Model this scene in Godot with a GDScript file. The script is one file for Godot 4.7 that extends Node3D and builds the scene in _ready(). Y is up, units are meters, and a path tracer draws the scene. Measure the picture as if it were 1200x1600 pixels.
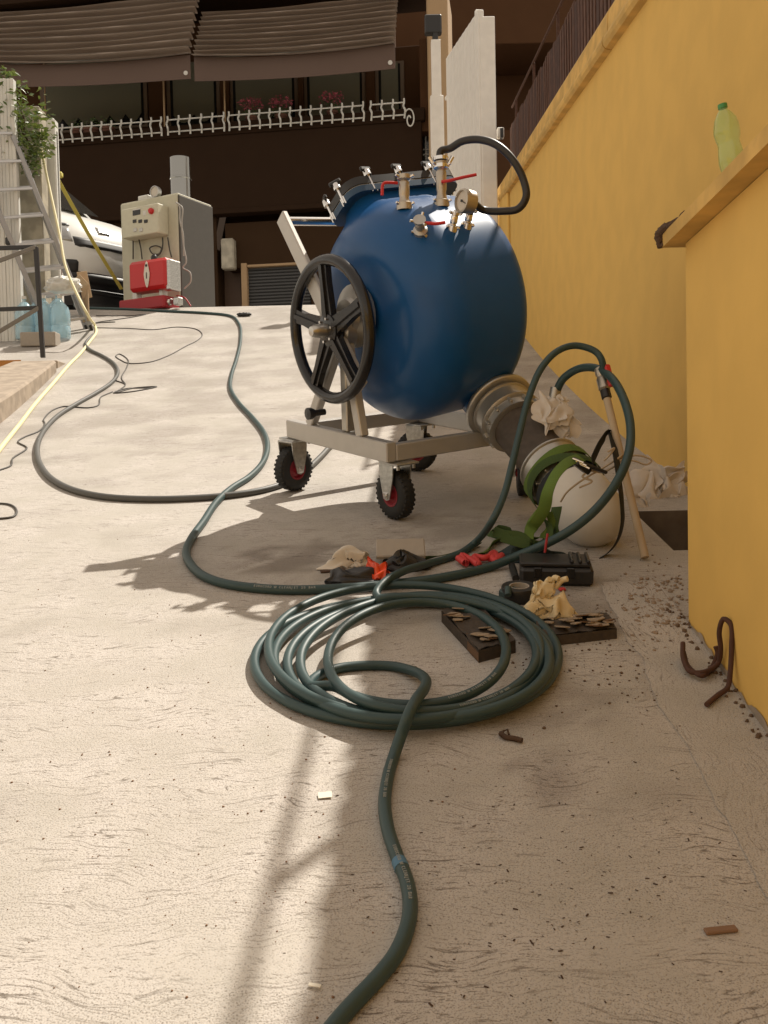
extends Node3D
# A drum cart with hoses on a concrete ramp between yellow walls. Metres, y up, the camera looks along -z.

const EYE := Vector3(0, 1.2, 0)
const LIP := 14.2
const TOP := 3.696            # height of the level yard beyond the ramp
var view: Basis
var rng := RandomNumberGenerator.new()
var counts := {}
var mats := {}
var tex := {}


func _ready() -> void:
	rng.seed = 11
	# camera: portrait phone picture, tilted a little down and a little clockwise
	view = Basis.from_euler(Vector3(-atan(60.0 / 1500.0), 0, deg_to_rad(-1.2)))
	var cam := Camera3D.new()
	cam.name = "camera"
	cam.fov = rad_to_deg(2.0 * atan(800.0 / 1500.0))
	cam.near = 0.05
	cam.far = 400.0
	cam.transform = Transform3D(view, EYE)
	add_child(cam)
	cam.current = true
	# sky and exposure
	var env := Environment.new()
	env.background_mode = Environment.BG_SKY
	var sm := ProceduralSkyMaterial.new()
	sm.sky_top_color = Color(0.69, 0.645, 0.60)
	sm.sky_horizon_color = Color(0.90, 0.87, 0.81)
	sm.sky_curve = 0.18
	sm.ground_bottom_color = Color(0.36, 0.32, 0.28)
	sm.ground_horizon_color = Color(0.70, 0.66, 0.60)
	sm.sky_energy_multiplier = 1.1
	var sky := Sky.new()
	sky.sky_material = sm
	env.sky = sky
	env.tonemap_mode = Environment.TONE_MAPPER_LINEAR
	env.tonemap_exposure = 1.3
	env.sdfgi_enabled = true
	env.ssao_enabled = true
	env.ssil_enabled = true
	var we := WorldEnvironment.new()
	we.name = "environment"
	we.environment = env
	add_child(we)
	# sun: high, behind the scene and to the right
	var sun := DirectionalLight3D.new()
	sun.name = "sun"
	sun.light_energy = 1.5
	sun.light_color = Color(1.0, 0.965, 0.91)
	sun.light_angular_distance = 0.5
	sun.shadow_enabled = true
	var az := deg_to_rad(SUN_AZ)
	var el := deg_to_rad(SUN_EL)
	var to_sun := Vector3(sin(az) * cos(el), sin(el), -cos(az) * cos(el))
	sun.transform = Transform3D(Basis.looking_at(-to_sun, Vector3.UP), Vector3(0, 20, 0))
	add_child(sun)

	make_textures()
	make_materials()
	make_ground()
	make_walls()
	make_fill_block()
	make_fence()
	make_building()
	make_gate()
	make_left_side()
	make_van()
	make_boiler()
	make_cart()
	make_hoses()
	make_straps()
	make_clutter()


const SUN_AZ := 37.5
const SUN_EL := 54.0

# ------------------------------------------------------------------ where things stand

func ramp(d: float) -> float:
	if d < -2.0:
		return -0.43
	if d < 5.5:
		return 0.215 * d
	var t := minf(d, LIP) - 5.5
	return 1.1825 + 0.215 * t + 0.0085 * t * t


func ray(px: float, py: float) -> Vector3:
	return view * Vector3((px - 600.0) / 1500.0, -(py - 800.0) / 1500.0, -1.0)


func at(px: float, py: float, d: float) -> Vector3:
	var r := ray(px, py)
	return EYE + r * (d / -r.z)


# the point of the ramp along a line of sight, lifted
func ground(px: float, py: float, lift := 0.0) -> Vector3:
	var d := 0.8
	while d < LIP and at(px, py, d).y > ramp(d) + lift:
		d += 0.1
	var a := d - 0.1
	var b := d
	for k in 16:
		var m := (a + b) * 0.5
		if at(px, py, m).y > ramp(m) + lift:
			a = m
		else:
			b = m
	return at(px, py, b)


func gpts(l: Array, lift := 0.0) -> PackedVector3Array:
	var o := PackedVector3Array()
	for p in l:
		o.append(ground(p[0], p[1], lift + (p[2] if p.size() > 2 else 0.0)))
	return o


# line of sight met with a plane of a local frame (axis 0..2 at value), as local point
func on_plane(xf: Transform3D, px: float, py: float, axis: int, value: float) -> Vector3:
	var inv := xf.affine_inverse()
	var o := inv * EYE
	var r := inv.basis * ray(px, py)
	return o + r * ((value - o[axis]) / r[axis])


func far_x(d: float) -> float:
	return 1.645 + (d - 6.95) * 0.0175


func far_top(d: float) -> float:
	return 1.2 + 2.78 + 0.128 * (d - 5.63)


func near_x(d: float) -> float:
	return 0.963 + (d - 2.41) * 0.054


# ------------------------------------------------------------------ meshes

class Mb:
	var v := PackedVector3Array()
	var n := PackedVector3Array()
	var uv := PackedVector2Array()
	var c := PackedColorArray()
	var ix := PackedInt32Array()
	var colored := false

	func vert(p: Vector3, nn: Vector3, t := Vector2.ZERO, col := Color.WHITE) -> int:
		v.append(p)
		n.append(nn)
		uv.append(t)
		c.append(col)
		return v.size() - 1

	func face(i: int, j: int, k: int) -> void:
		var g := (v[j] - v[i]).cross(v[k] - v[i])
		if g.dot(n[i] + n[j] + n[k]) > 0.0:
			ix.append_array(PackedInt32Array([i, k, j]))
		else:
			ix.append_array(PackedInt32Array([i, j, k]))

	func tri(a: Vector3, b: Vector3, cc: Vector3, out: Vector3) -> void:
		var nn := (b - a).cross(cc - a).normalized()
		if nn.dot(out) < 0.0:
			nn = -nn
		face(vert(a, nn), vert(b, nn), vert(cc, nn))

	func quad(a: Vector3, b: Vector3, cc: Vector3, d: Vector3, out: Vector3) -> void:
		var nn := (cc - a).cross(d - b).normalized()
		if nn.dot(out) < 0.0:
			nn = -nn
		var i := vert(a, nn, Vector2(0, 0))
		var j := vert(b, nn, Vector2(1, 0))
		var k := vert(cc, nn, Vector2(1, 1))
		var l := vert(d, nn, Vector2(0, 1))
		face(i, j, k)
		face(i, k, l)

	func smooth_from_faces(from := 0) -> void:
		var acc := {}
		for f in range(0, ix.size(), 3):
			var a := ix[f]
			var b := ix[f + 1]
			var d := ix[f + 2]
			if a < from:
				continue
			var g := (v[d] - v[a]).cross(v[b] - v[a])
			for q in [a, b, d]:
				var key := Vector3i((v[q] * 20000.0).round())
				acc[key] = acc.get(key, Vector3.ZERO) + g
		for q in range(from, v.size()):
			var key := Vector3i((v[q] * 20000.0).round())
			if acc.has(key) and acc[key].length() > 0.0:
				n[q] = acc[key].normalized()

	func mesh(mat: Material) -> ArrayMesh:
		var m := ArrayMesh.new()
		var a := []
		a.resize(Mesh.ARRAY_MAX)
		a[Mesh.ARRAY_VERTEX] = v
		a[Mesh.ARRAY_NORMAL] = n
		a[Mesh.ARRAY_TEX_UV] = uv
		if colored:
			a[Mesh.ARRAY_COLOR] = c
		a[Mesh.ARRAY_INDEX] = ix
		m.add_surface_from_arrays(Mesh.PRIMITIVE_TRIANGLES, a)
		m.surface_set_material(0, mat)
		return m


func box(mb: Mb, xf: Transform3D, size: Vector3, ch := 0.004) -> void:
	var h := size * 0.5
	ch = minf(ch, minf(h.x, minf(h.y, h.z)) * 0.6)
	var i := h - Vector3.ONE * ch
	for a in 3:
		var b := (a + 1) % 3
		var c := (a + 2) % 3
		for s in [-1.0, 1.0]:
			var q := []
			for t in [[-1, -1], [1, -1], [1, 1], [-1, 1]]:
				var p := Vector3.ZERO
				p[a] = s * h[a]
				p[b] = t[0] * i[b]
				p[c] = t[1] * i[c]
				q.append(xf * p)
			var o := Vector3.ZERO
			o[a] = s
			mb.quad(q[0], q[1], q[2], q[3], xf.basis * o)
		for s in [-1.0, 1.0]:
			for t in [-1.0, 1.0]:
				var p0 := Vector3.ZERO
				p0[a] = s * h[a]
				p0[b] = t * i[b]
				var p1 := Vector3.ZERO
				p1[a] = s * i[a]
				p1[b] = t * h[b]
				var e := Vector3.ZERO
				e[c] = i[c]
				var o := Vector3.ZERO
				o[a] = s
				o[b] = t
				mb.quad(xf * (p0 - e), xf * (p0 + e), xf * (p1 + e), xf * (p1 - e), xf.basis * o)
	for sx in [-1.0, 1.0]:
		for sy in [-1.0, 1.0]:
			for sz in [-1.0, 1.0]:
				var s := Vector3(sx, sy, sz)
				mb.tri(xf * (s * Vector3(h.x, i.y, i.z)), xf * (s * Vector3(i.x, h.y, i.z)), xf * (s * Vector3(i.x, i.y, h.z)), xf.basis * s)


func slab(mb: Mb, lo: Vector3, hi: Vector3, ch := 0.004, xf := Transform3D()) -> void:
	box(mb, xf * Transform3D(Basis(), (lo + hi) * 0.5), (hi - lo).abs(), ch)


func frame_along(a: Vector3, b: Vector3, up := Vector3.UP) -> Transform3D:
	var y := (b - a).normalized()
	var x := up.cross(y)
	if x.length() < 0.01:
		x = Vector3.RIGHT.cross(y)
	x = x.normalized()
	return Transform3D(Basis(x, y, x.cross(y)), a)


# a square bar between two points; w across, h along the up direction
func bar(mb: Mb, a: Vector3, b: Vector3, w: float, h: float, up := Vector3.UP, ch := 0.004) -> void:
	var f := frame_along(a, b, up)
	f.origin = (a + b) * 0.5
	box(mb, f, Vector3(w, a.distance_to(b), h), ch)


func spline(p: PackedVector3Array, k := 8) -> PackedVector3Array:
	var o := PackedVector3Array()
	var n := p.size()
	for i in n - 1:
		var p0 := p[maxi(i - 1, 0)]
		var p1 := p[i]
		var p2 := p[i + 1]
		var p3 := p[mini(i + 2, n - 1)]
		var l1 := sqrt(maxf(p1.distance_to(p2), 1e-4))
		var l0 := sqrt(maxf(p0.distance_to(p1), 1e-4)) if i > 0 else l1
		var l2 := sqrt(maxf(p2.distance_to(p3), 1e-4)) if i < n - 2 else l1
		var m1 := ((p1 - p0) / l0 - (p2 - p0) / (l0 + l1)) * l1 + (p2 - p1)
		var m2 := ((p2 - p1) / l1 - (p3 - p1) / (l1 + l2)) * l1
		m2 = (p2 - p1) - ((p3 - p1) / (l1 + l2) - (p3 - p2) / l2) * l1
		if i == 0:
			m1 = (p2 - p1)
		if i == n - 2:
			m2 = (p2 - p1)
		for j in k:
			var t := j / float(k)
			var t2 := t * t
			var t3 := t2 * t
			o.append(p1 * (2 * t3 - 3 * t2 + 1) + m1 * (t3 - 2 * t2 + t) + p2 * (-2 * t3 + 3 * t2) + m2 * (t3 - t2))
	o.append(p[n - 1])
	return o


func tube(mb: Mb, p: PackedVector3Array, r: float, sides := 10, closed := false, radii := PackedFloat32Array(), flat := 1.0) -> void:
	var n := p.size()
	var first := mb.v.size()
	var side := Vector3.ZERO
	var run := 0.0
	for i in n:
		var prev := p[(i - 1 + n) % n] if closed or i > 0 else p[i]
		var next := p[(i + 1) % n] if closed or i < n - 1 else p[i]
		var t := (next - prev).normalized()
		if i == 0:
			side = t.cross(Vector3.UP)
			if side.length() < 0.1:
				side = t.cross(Vector3.RIGHT)
			side = side.normalized()
		side = (side - t * side.dot(t)).normalized()
		var up := side.cross(t)
		if i > 0:
			run += p[i].distance_to(p[i - 1])
		var rr := radii[i] if radii.size() == n else r
		for s in sides + 1:
			var a := TAU * s / sides
			var nn := side * cos(a) + up * sin(a) * flat
			mb.vert(p[i] + nn * rr, (side * cos(a) + up * sin(a)).normalized(), Vector2(run, s / float(sides)))
	var w := sides + 1
	for i in (n if closed else n - 1):
		for s in sides:
			var a := first + i * w + s
			var b := first + ((i + 1) % n) * w + s
			mb.face(a, b, b + 1)
			mb.face(a, b + 1, a + 1)
	if not closed:
		for e in 2:
			var i := 0 if e == 0 else n - 1
			var t := (p[0] - p[1]).normalized() if e == 0 else (p[n - 1] - p[n - 2]).normalized()
			var cc := mb.vert(p[i], t)
			for s in sides:
				var a := mb.vert(mb.v[first + i * w + s], t)
				var b := mb.vert(mb.v[first + i * w + s + 1], t)
				mb.face(cc, a, b)


func rod(mb: Mb, a: Vector3, b: Vector3, r: float, sides := 10) -> void:
	tube(mb, PackedVector3Array([a, b]), r, sides)


# turned shape: profile of (radius, height) along local y
func lathe(mb: Mb, xf: Transform3D, prof: Array, segs := 28) -> void:
	var m := prof.size() - 1
	var ns := []
	for i in m:
		var dd: Vector2 = prof[i + 1] - prof[i]
		ns.append(Vector2(dd.y, -dd.x).normalized())
	for i in m:
		var na: Vector2 = ns[i]
		var nb: Vector2 = ns[i]
		if i > 0 and absf(ns[i - 1].angle_to(ns[i])) < 0.75:
			na = (ns[i - 1] + ns[i]).normalized()
		if i < m - 1 and absf(ns[i + 1].angle_to(ns[i])) < 0.75:
			nb = (ns[i + 1] + ns[i]).normalized()
		var f := mb.v.size()
		for s in segs + 1:
			var a := TAU * s / segs
			var u := Vector3(cos(a), 0, sin(a))
			mb.vert(xf * (u * prof[i].x + Vector3.UP * prof[i].y), (xf.basis * (u * na.x + Vector3.UP * na.y)).normalized(), Vector2(s / float(segs), prof[i].y))
			mb.vert(xf * (u * prof[i + 1].x + Vector3.UP * prof[i + 1].y), (xf.basis * (u * nb.x + Vector3.UP * nb.y)).normalized(), Vector2(s / float(segs), prof[i + 1].y))
		for s in segs:
			var a := f + s * 2
			if prof[i].x > 1e-5:
				mb.face(a, a + 1, a + 2)
			if prof[i + 1].x > 1e-5:
				mb.face(a + 1, a + 3, a + 2)


# an outline (local x, y) given depth along local z
func prism(mb: Mb, xf: Transform3D, poly: PackedVector2Array, z0: float, z1: float, soft := false) -> void:
	var t := Geometry2D.triangulate_polygon(poly)
	for k in range(0, t.size(), 3):
		for s in [[z0, -1.0], [z1, 1.0]]:
			var q := []
			for j in 3:
				q.append(xf * Vector3(poly[t[k + j]].x, poly[t[k + j]].y, s[0]))
			mb.tri(q[0], q[1], q[2], xf.basis.z * (1.0 if (z1 > z0) == (s[1] > 0) else -1.0))
	var turn := -1.0 if Geometry2D.is_polygon_clockwise(poly) else 1.0
	var n := poly.size()
	var nn := []
	for i in n:
		var d := poly[(i + 1) % n] - poly[i]
		nn.append(Vector2(d.y, -d.x).normalized() * turn)
	for i in n:
		var j := (i + 1) % n
		var na: Vector2 = nn[i]
		var nb: Vector2 = nn[i]
		if soft:
			if absf(nn[(i - 1 + n) % n].angle_to(nn[i])) < 0.8:
				na = (nn[(i - 1 + n) % n] + nn[i]).normalized()
			if absf(nn[j].angle_to(nn[i])) < 0.8:
				nb = (nn[j] + nn[i]).normalized()
		var wa := (xf.basis * Vector3(na.x, na.y, 0)).normalized()
		var wb := (xf.basis * Vector3(nb.x, nb.y, 0)).normalized()
		var a := mb.vert(xf * Vector3(poly[i].x, poly[i].y, z0), wa)
		var b := mb.vert(xf * Vector3(poly[j].x, poly[j].y, z0), wb)
		var c := mb.vert(xf * Vector3(poly[j].x, poly[j].y, z1), wb)
		var e := mb.vert(xf * Vector3(poly[i].x, poly[i].y, z1), wa)
		mb.face(a, b, c)
		mb.face(a, c, e)


func round_rect(hx: float, hy: float, r: float, k := 5) -> PackedVector2Array:
	var o := PackedVector2Array()
	for q in 4:
		var s := Vector2([1, -1, -1, 1][q], [1, 1, -1, -1][q])
		for i in k + 1:
			var a := PI * 0.5 * q + PI * 0.5 * i / k
			o.append(s * Vector2(hx - r, hy - r) + Vector2(cos(a), sin(a)) * r)
	return o


# crumpled cloth, film or a lump: a ball pushed about by folded noise
func crumple(mb: Mb, xf: Transform3D, size: Vector3, sd: int, amp: float, seg := 26, freq := 1.6) -> void:
	var fn := FastNoiseLite.new()
	fn.seed = sd
	fn.noise_type = FastNoiseLite.TYPE_SIMPLEX
	fn.fractal_type = FastNoiseLite.FRACTAL_RIDGED
	fn.fractal_octaves = 2
	fn.frequency = freq
	var f2 := FastNoiseLite.new()
	f2.seed = sd + 5
	f2.frequency = freq * 0.6
	var rows := seg / 2
	var first := mb.v.size()
	for i in rows + 1:
		for j in seg + 1:
			var th := PI * i / rows
			var ph := TAU * (j % seg) / seg
			var u := Vector3(sin(th) * cos(ph), cos(th), sin(th) * sin(ph))
			var r := 1.0 + amp * fn.get_noise_3dv(u) + amp * 1.3 * f2.get_noise_3dv(u * 1.3)
			var p := u * r * size
			p.y = maxf(p.y, -size.y * 0.72)
			mb.vert(xf * p, xf.basis * u, Vector2(j / float(seg), i / float(rows)))
	for i in rows:
		for j in seg:
			var a := first + i * (seg + 1) + j
			var b := a + seg + 1
			mb.face(a, b, b + 1)
			mb.face(a, b + 1, a + 1)
	mb.smooth_from_faces(first)


# a crumpled sheet: cloth, film or a limp bag; local y is the way it bulges
func rag(mb: Mb, xf: Transform3D, size: Vector3, sd: int, loose := 0.35, seg := 34) -> void:
	var f := FastNoiseLite.new()
	f.seed = sd
	f.frequency = 0.8
	f.fractal_octaves = 1
	var dir := Vector2.from_angle(sd * 1.7)
	var first := mb.v.size()
	var layer := (seg + 1) * (seg + 1)
	for side in 2:
		for i in seg + 1:
			for j in seg + 1:
				var u := j / float(seg) * 2.0 - 1.0
				var v := i / float(seg) * 2.0 - 1.0
				# square to disc, with a ragged rim
				var q := Vector2(u * sqrt(1.0 - v * v * 0.5), v * sqrt(1.0 - u * u * 0.5))
				var rim := 1.0 + 0.3 * f.get_noise_2d(q.x * 2.4 + sd, q.y * 2.4)
				var e := minf(q.length(), 1.0)
				var h := (1.0 - pow(e, 2.4)) * 0.8 + 0.08
				var bend := f.get_noise_2d(q.x * 1.2 + sd * 3.0, q.y * 1.2) * 4.0
				var fold := pow(0.5 + 0.5 * sin(q.dot(dir) * 6.5 + bend), 0.7) * 0.65 + pow(0.5 + 0.5 * sin(q.dot(dir.orthogonal()) * 4.2 - bend * 1.3), 1.5) * 0.45
				var w := Vector2(f.get_noise_2d(q.x + 30.0, q.y), f.get_noise_2d(q.x, q.y + 60.0)) * loose * 1.6
				var p := Vector3((q.x * rim + w.x) * size.x, h * (0.35 + 0.7 * fold) * size.y, (q.y * rim + w.y) * size.z)
				p.y = maxf(p.y, 0.004) - 0.003 * side
				mb.vert(xf * p, xf.basis.y * (1.0 if side == 0 else -1.0), Vector2(u, v))
		for i in seg:
			for j in seg:
				var o := first + side * layer + i * (seg + 1) + j
				mb.face(o, o + 1, o + seg + 2)
				mb.face(o, o + seg + 2, o + seg + 1)
		mb.smooth_from_faces(first + side * layer)


# webbing: a flat band along points, wide across `wide` (one direction each point), with thickness
func band(mb: Mb, p: PackedVector3Array, wide: PackedVector3Array, w: float, th := 0.0025) -> void:
	var n := p.size()
	var first := mb.v.size()
	for i in n:
		var t := (p[mini(i + 1, n - 1)] - p[maxi(i - 1, 0)]).normalized()
		var s := (wide[i] - t * wide[i].dot(t)).normalized()
		var u := s.cross(t)
		for q in [[-1, 1], [1, 1], [1, -1], [-1, -1]]:
			var o: Vector3 = s * (w * 0.5 * q[0]) + u * (th * 0.5 * q[1])
			mb.vert(p[i] + o, u * q[1] * 0.9 + s * q[0] * 0.3)
	for i in n - 1:
		for q in 4:
			var a := first + i * 4 + q
			var b := first + i * 4 + (q + 1) % 4
			mb.face(a, b, b + 4)
			mb.face(a, b + 4, a + 4)
	for e in [first, first + (n - 1) * 4]:
		mb.face(e, e + 1, e + 2)
		mb.face(e, e + 2, e + 3)


# surface of a distance field, one vertex in each crossed cell
func nets(mb: Mb, field: Callable, lo: Vector3, hi: Vector3, cell: float) -> void:
	var nx := int(ceil((hi.x - lo.x) / cell)) + 1
	var ny := int(ceil((hi.y - lo.y) / cell)) + 1
	var nz := int(ceil((hi.z - lo.z) / cell)) + 1
	var g := PackedFloat32Array()
	g.resize(nx * ny * nz)
	for z in nz:
		for y in ny:
			var x := 0
			while x < nx:
				var q: float = field.call(lo + Vector3(x, y, z) * cell)
				g[(z * ny + y) * nx + x] = q
				x += 1
	var id := {}
	for z in nz - 1:
		for y in ny - 1:
			for x in nx - 1:
				var b := (z * ny + y) * nx + x
				var s := 0
				for o in [0, 1, nx, nx + 1, nx * ny, nx * ny + 1, nx * ny + nx, nx * ny + nx + 1]:
					if g[b + o] < 0.0:
						s += 1
				if s == 0 or s == 8:
					continue
				var sum := Vector3.ZERO
				var k := 0
				for e in [[0, 0, 0, 0], [0, 1, 0, 0], [0, 0, 1, 0], [0, 1, 1, 0], [1, 0, 0, 0], [1, 1, 0, 0], [1, 0, 1, 0], [1, 1, 1, 0], [2, 0, 0, 0], [2, 1, 0, 0], [2, 0, 1, 0], [2, 1, 1, 0]]:
					var p := Vector3i.ZERO
					p[(e[0] + 1) % 3] = e[1]
					p[(e[0] + 2) % 3] = e[2]
					var q := p
					q[e[0]] = 1
					var va := g[b + (p.z * ny + p.y) * nx + p.x]
					var vb := g[b + (q.z * ny + q.y) * nx + q.x]
					if (va < 0.0) != (vb < 0.0):
						sum += Vector3(p).lerp(Vector3(q), va / (va - vb))
						k += 1
				var pt := lo + (Vector3(x, y, z) + sum / k) * cell
				var h := 0.004
				var gr := Vector3(field.call(pt + Vector3(h, 0, 0)) - field.call(pt - Vector3(h, 0, 0)), field.call(pt + Vector3(0, h, 0)) - field.call(pt - Vector3(0, h, 0)), field.call(pt + Vector3(0, 0, h)) - field.call(pt - Vector3(0, 0, h)))
				id[b] = mb.vert(pt, gr.normalized())
	for z in range(1, nz - 1):
		for y in range(1, ny - 1):
			for x in range(1, nx - 1):
				var b := (z * ny + y) * nx + x
				for a in 3:
					var st: int = [1, nx, nx * ny][a]
					var s1: int = [nx, nx * ny, 1][a]
					var s2: int = [nx * ny, 1, nx][a]
					if (g[b] < 0.0) != (g[b + st] < 0.0):
						mb.face(id[b], id[b - s1], id[b - s1 - s2])
						mb.face(id[b], id[b - s1 - s2], id[b - s2])


# ------------------------------------------------------------------ objects

func numbered(parent: Node, called: String) -> String:
	var key := "%d/%s" % [parent.get_instance_id(), called]
	var k: int = counts.get(key, 0)
	counts[key] = k + 1
	return called if k == 0 else "%s_%03d" % [called, k]


func world_of(o: Node3D) -> Transform3D:
	var t := Transform3D()
	var q: Node = o
	while q != self:
		t = q.transform * t
		q = q.get_parent()
	return t


func tag(o: Node3D, label := "", category := "", group := "", kind := "") -> Node3D:
	if label:
		o.set_meta("label", label)
	if category:
		o.set_meta("category", category)
	if group:
		o.set_meta("group", group)
	if kind:
		o.set_meta("kind", kind)
	return o


func thing(called: String, label: String, category: String, xf := Transform3D(), group := "") -> Node3D:
	var o := Node3D.new()
	o.name = numbered(self, called)
	o.transform = xf
	add_child(o, true)
	tag(o, label, category, group)
	return o


# a part: its mesh is in the parent's axes, or in the world's
func part(parent: Node3D, called: String, mb: Mb, mat: Material, world := false) -> MeshInstance3D:
	var o := MeshInstance3D.new()
	o.name = numbered(parent, called)
	o.mesh = mb.mesh(mat)
	parent.add_child(o, true)
	if world:
		o.transform = world_of(parent).affine_inverse()
	return o


# a thing that is one mesh, built in the world's axes and set down on its base
func solo(called: String, mb: Mb, mat: Material, label: String, category: String, group := "") -> MeshInstance3D:
	var lo := mb.v[0]
	var hi := mb.v[0]
	for p in mb.v:
		lo = lo.min(p)
		hi = hi.max(p)
	var b := Vector3((lo.x + hi.x) * 0.5, lo.y, (lo.z + hi.z) * 0.5)
	for i in mb.v.size():
		mb.v[i] -= b
	var o := MeshInstance3D.new()
	o.name = numbered(self, called)
	o.mesh = mb.mesh(mat)
	o.position = b
	add_child(o, true)
	tag(o, label, category, group)
	return o


func struct(called: String, mb: Mb, mat: Material, label: String, category: String) -> MeshInstance3D:
	var o := MeshInstance3D.new()
	o.name = numbered(self, called)
	o.mesh = mb.mesh(mat)
	add_child(o, true)
	tag(o, label, category, "", "structure")
	return o


# ------------------------------------------------------------------ textures and materials

func noise(sd: int, freq: float, w: int, h: int, warp := 0.0, oct := 4, kind := FastNoiseLite.TYPE_SIMPLEX_SMOOTH) -> PackedByteArray:
	var f := FastNoiseLite.new()
	f.seed = sd
	f.noise_type = kind
	f.frequency = freq
	f.fractal_octaves = oct
	if warp > 0.0:
		f.domain_warp_enabled = true
		f.domain_warp_amplitude = warp
		f.domain_warp_frequency = freq * 0.5
	var im := f.get_seamless_image(w, h)
	im.convert(Image.FORMAT_L8)
	return im.get_data()


func stretched(b: PackedByteArray, w: int, h: int, w2: int, h2: int) -> PackedByteArray:
	var im := Image.create_from_data(w, h, false, Image.FORMAT_L8, b)
	im.resize(w2, h2, Image.INTERPOLATE_CUBIC)
	return im.get_data()


func tex_of(b: PackedByteArray, w: int, h: int, f: int) -> ImageTexture:
	return ImageTexture.create_from_image(Image.create_from_data(w, h, false, f, b))


func make_textures() -> void:
	# tone maps near white that multiply a base colour
	for q in [["soft", 3, 0.008, 5, 0.97], ["grain", 7, 0.06, 4, 0.80], ["blotch", 9, 0.012, 6, 0.84]]:
		var b := noise(q[1], q[2], 512, 512, 30.0 if q[0] == "blotch" else 0.0, q[3])
		for i in b.size():
			b[i] = int(255.0 * lerpf(q[4], 1.0, smoothstep(0.15, 0.85, b[i] / 255.0)))
		tex[q[0]] = tex_of(b, 512, 512, Image.FORMAT_L8)
	# fabric weave
	var wv := PackedByteArray()
	wv.resize(128 * 128)
	for y in 128:
		for x in 128:
			wv[y * 128 + x] = 255 if ((x / 4 + y / 4) % 2 == 0) else 205
	tex["weave"] = tex_of(wv, 128, 128, Image.FORMAT_L8)
	# brushed concrete: broom lines across the ramp, wavy, broken up by grain and pits
	var n := 2048
	var lines := stretched(noise(21, 0.075, 128, 2048, 0.0, 2), 128, 2048, n, n)
	var fine := stretched(noise(22, 0.20, 512, 2048, 0.0, 2), 512, 2048, n, n)
	var wave := stretched(noise(23, 0.012, 512, 512, 0.0, 3), 512, 512, n, n)
	var big := stretched(noise(24, 0.014, 512, 512, 20.0, 5), 512, 512, n, n)
	var grain := noise(25, 0.30, n, n, 0.0, 2)
	var col := PackedByteArray()
	col.resize(n * n * 3)
	var rel := PackedByteArray()
	rel.resize(n * n)
	var i := 0
	for y in n:
		for x in n:
			var j := ((y + wave[i] * 2 / 7) % n) * n + x
			var l := lines[j]
			var f := fine[j]
			var g := grain[i]
			var bg := big[i]
			var thick := clampi((bg - 60) * 2, 0, 255)
			var pit := 0
			# thin broom lines where the noise crosses its middle, broken by the grain
			var e := absi(l - 128)
			if e < 8 and g > 70:
				pit += (8 - e) * 13 * (50 + thick) / 305
			e = absi(f - 120)
			if e < 9 and g > 104:
				pit += (9 - e) * 9 * (60 + thick) / 315
			if g < 86:
				pit += mini((86 - g) * 2, 50)
			pit = mini(pit, 110)
			var tone := 236 + (bg - 128) / 8 + (g - 128) / 9 - pit
			tone = clampi(tone, 60, 255)
			col[i * 3] = tone
			col[i * 3 + 1] = clampi(tone - 1 - pit / 16, 0, 255)
			col[i * 3 + 2] = clampi(tone - 2 - pit / 9 - (255 - bg) / 50, 0, 255)
			rel[i] = clampi(170 + (f - 128) / 5 + (g - 128) / 3 - pit, 0, 255)
			i += 1
	tex["concrete"] = tex_of(col, n, n, Image.FORMAT_RGB8)
	tex["concrete_relief"] = tex_of(rel, n, n, Image.FORMAT_L8)


func mt(called: String, r: float, g: float, b: float, rough := 0.6, metal := 0.0, t := "", scale := 1.0, bump := 0.0) -> StandardMaterial3D:
	var m := StandardMaterial3D.new()
	m.resource_name = called
	m.albedo_color = Color(r, g, b).linear_to_srgb()
	m.roughness = rough
	m.metallic = metal
	if t:
		m.albedo_texture = tex[t]
		m.uv1_triplanar = true
		m.uv1_world_triplanar = true
		m.uv1_scale = Vector3.ONE * scale
		if bump > 0.0:
			m.heightmap_enabled = true
			m.heightmap_texture = tex[t]
			m.heightmap_scale = bump
	mats[called] = m
	return m


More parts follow.
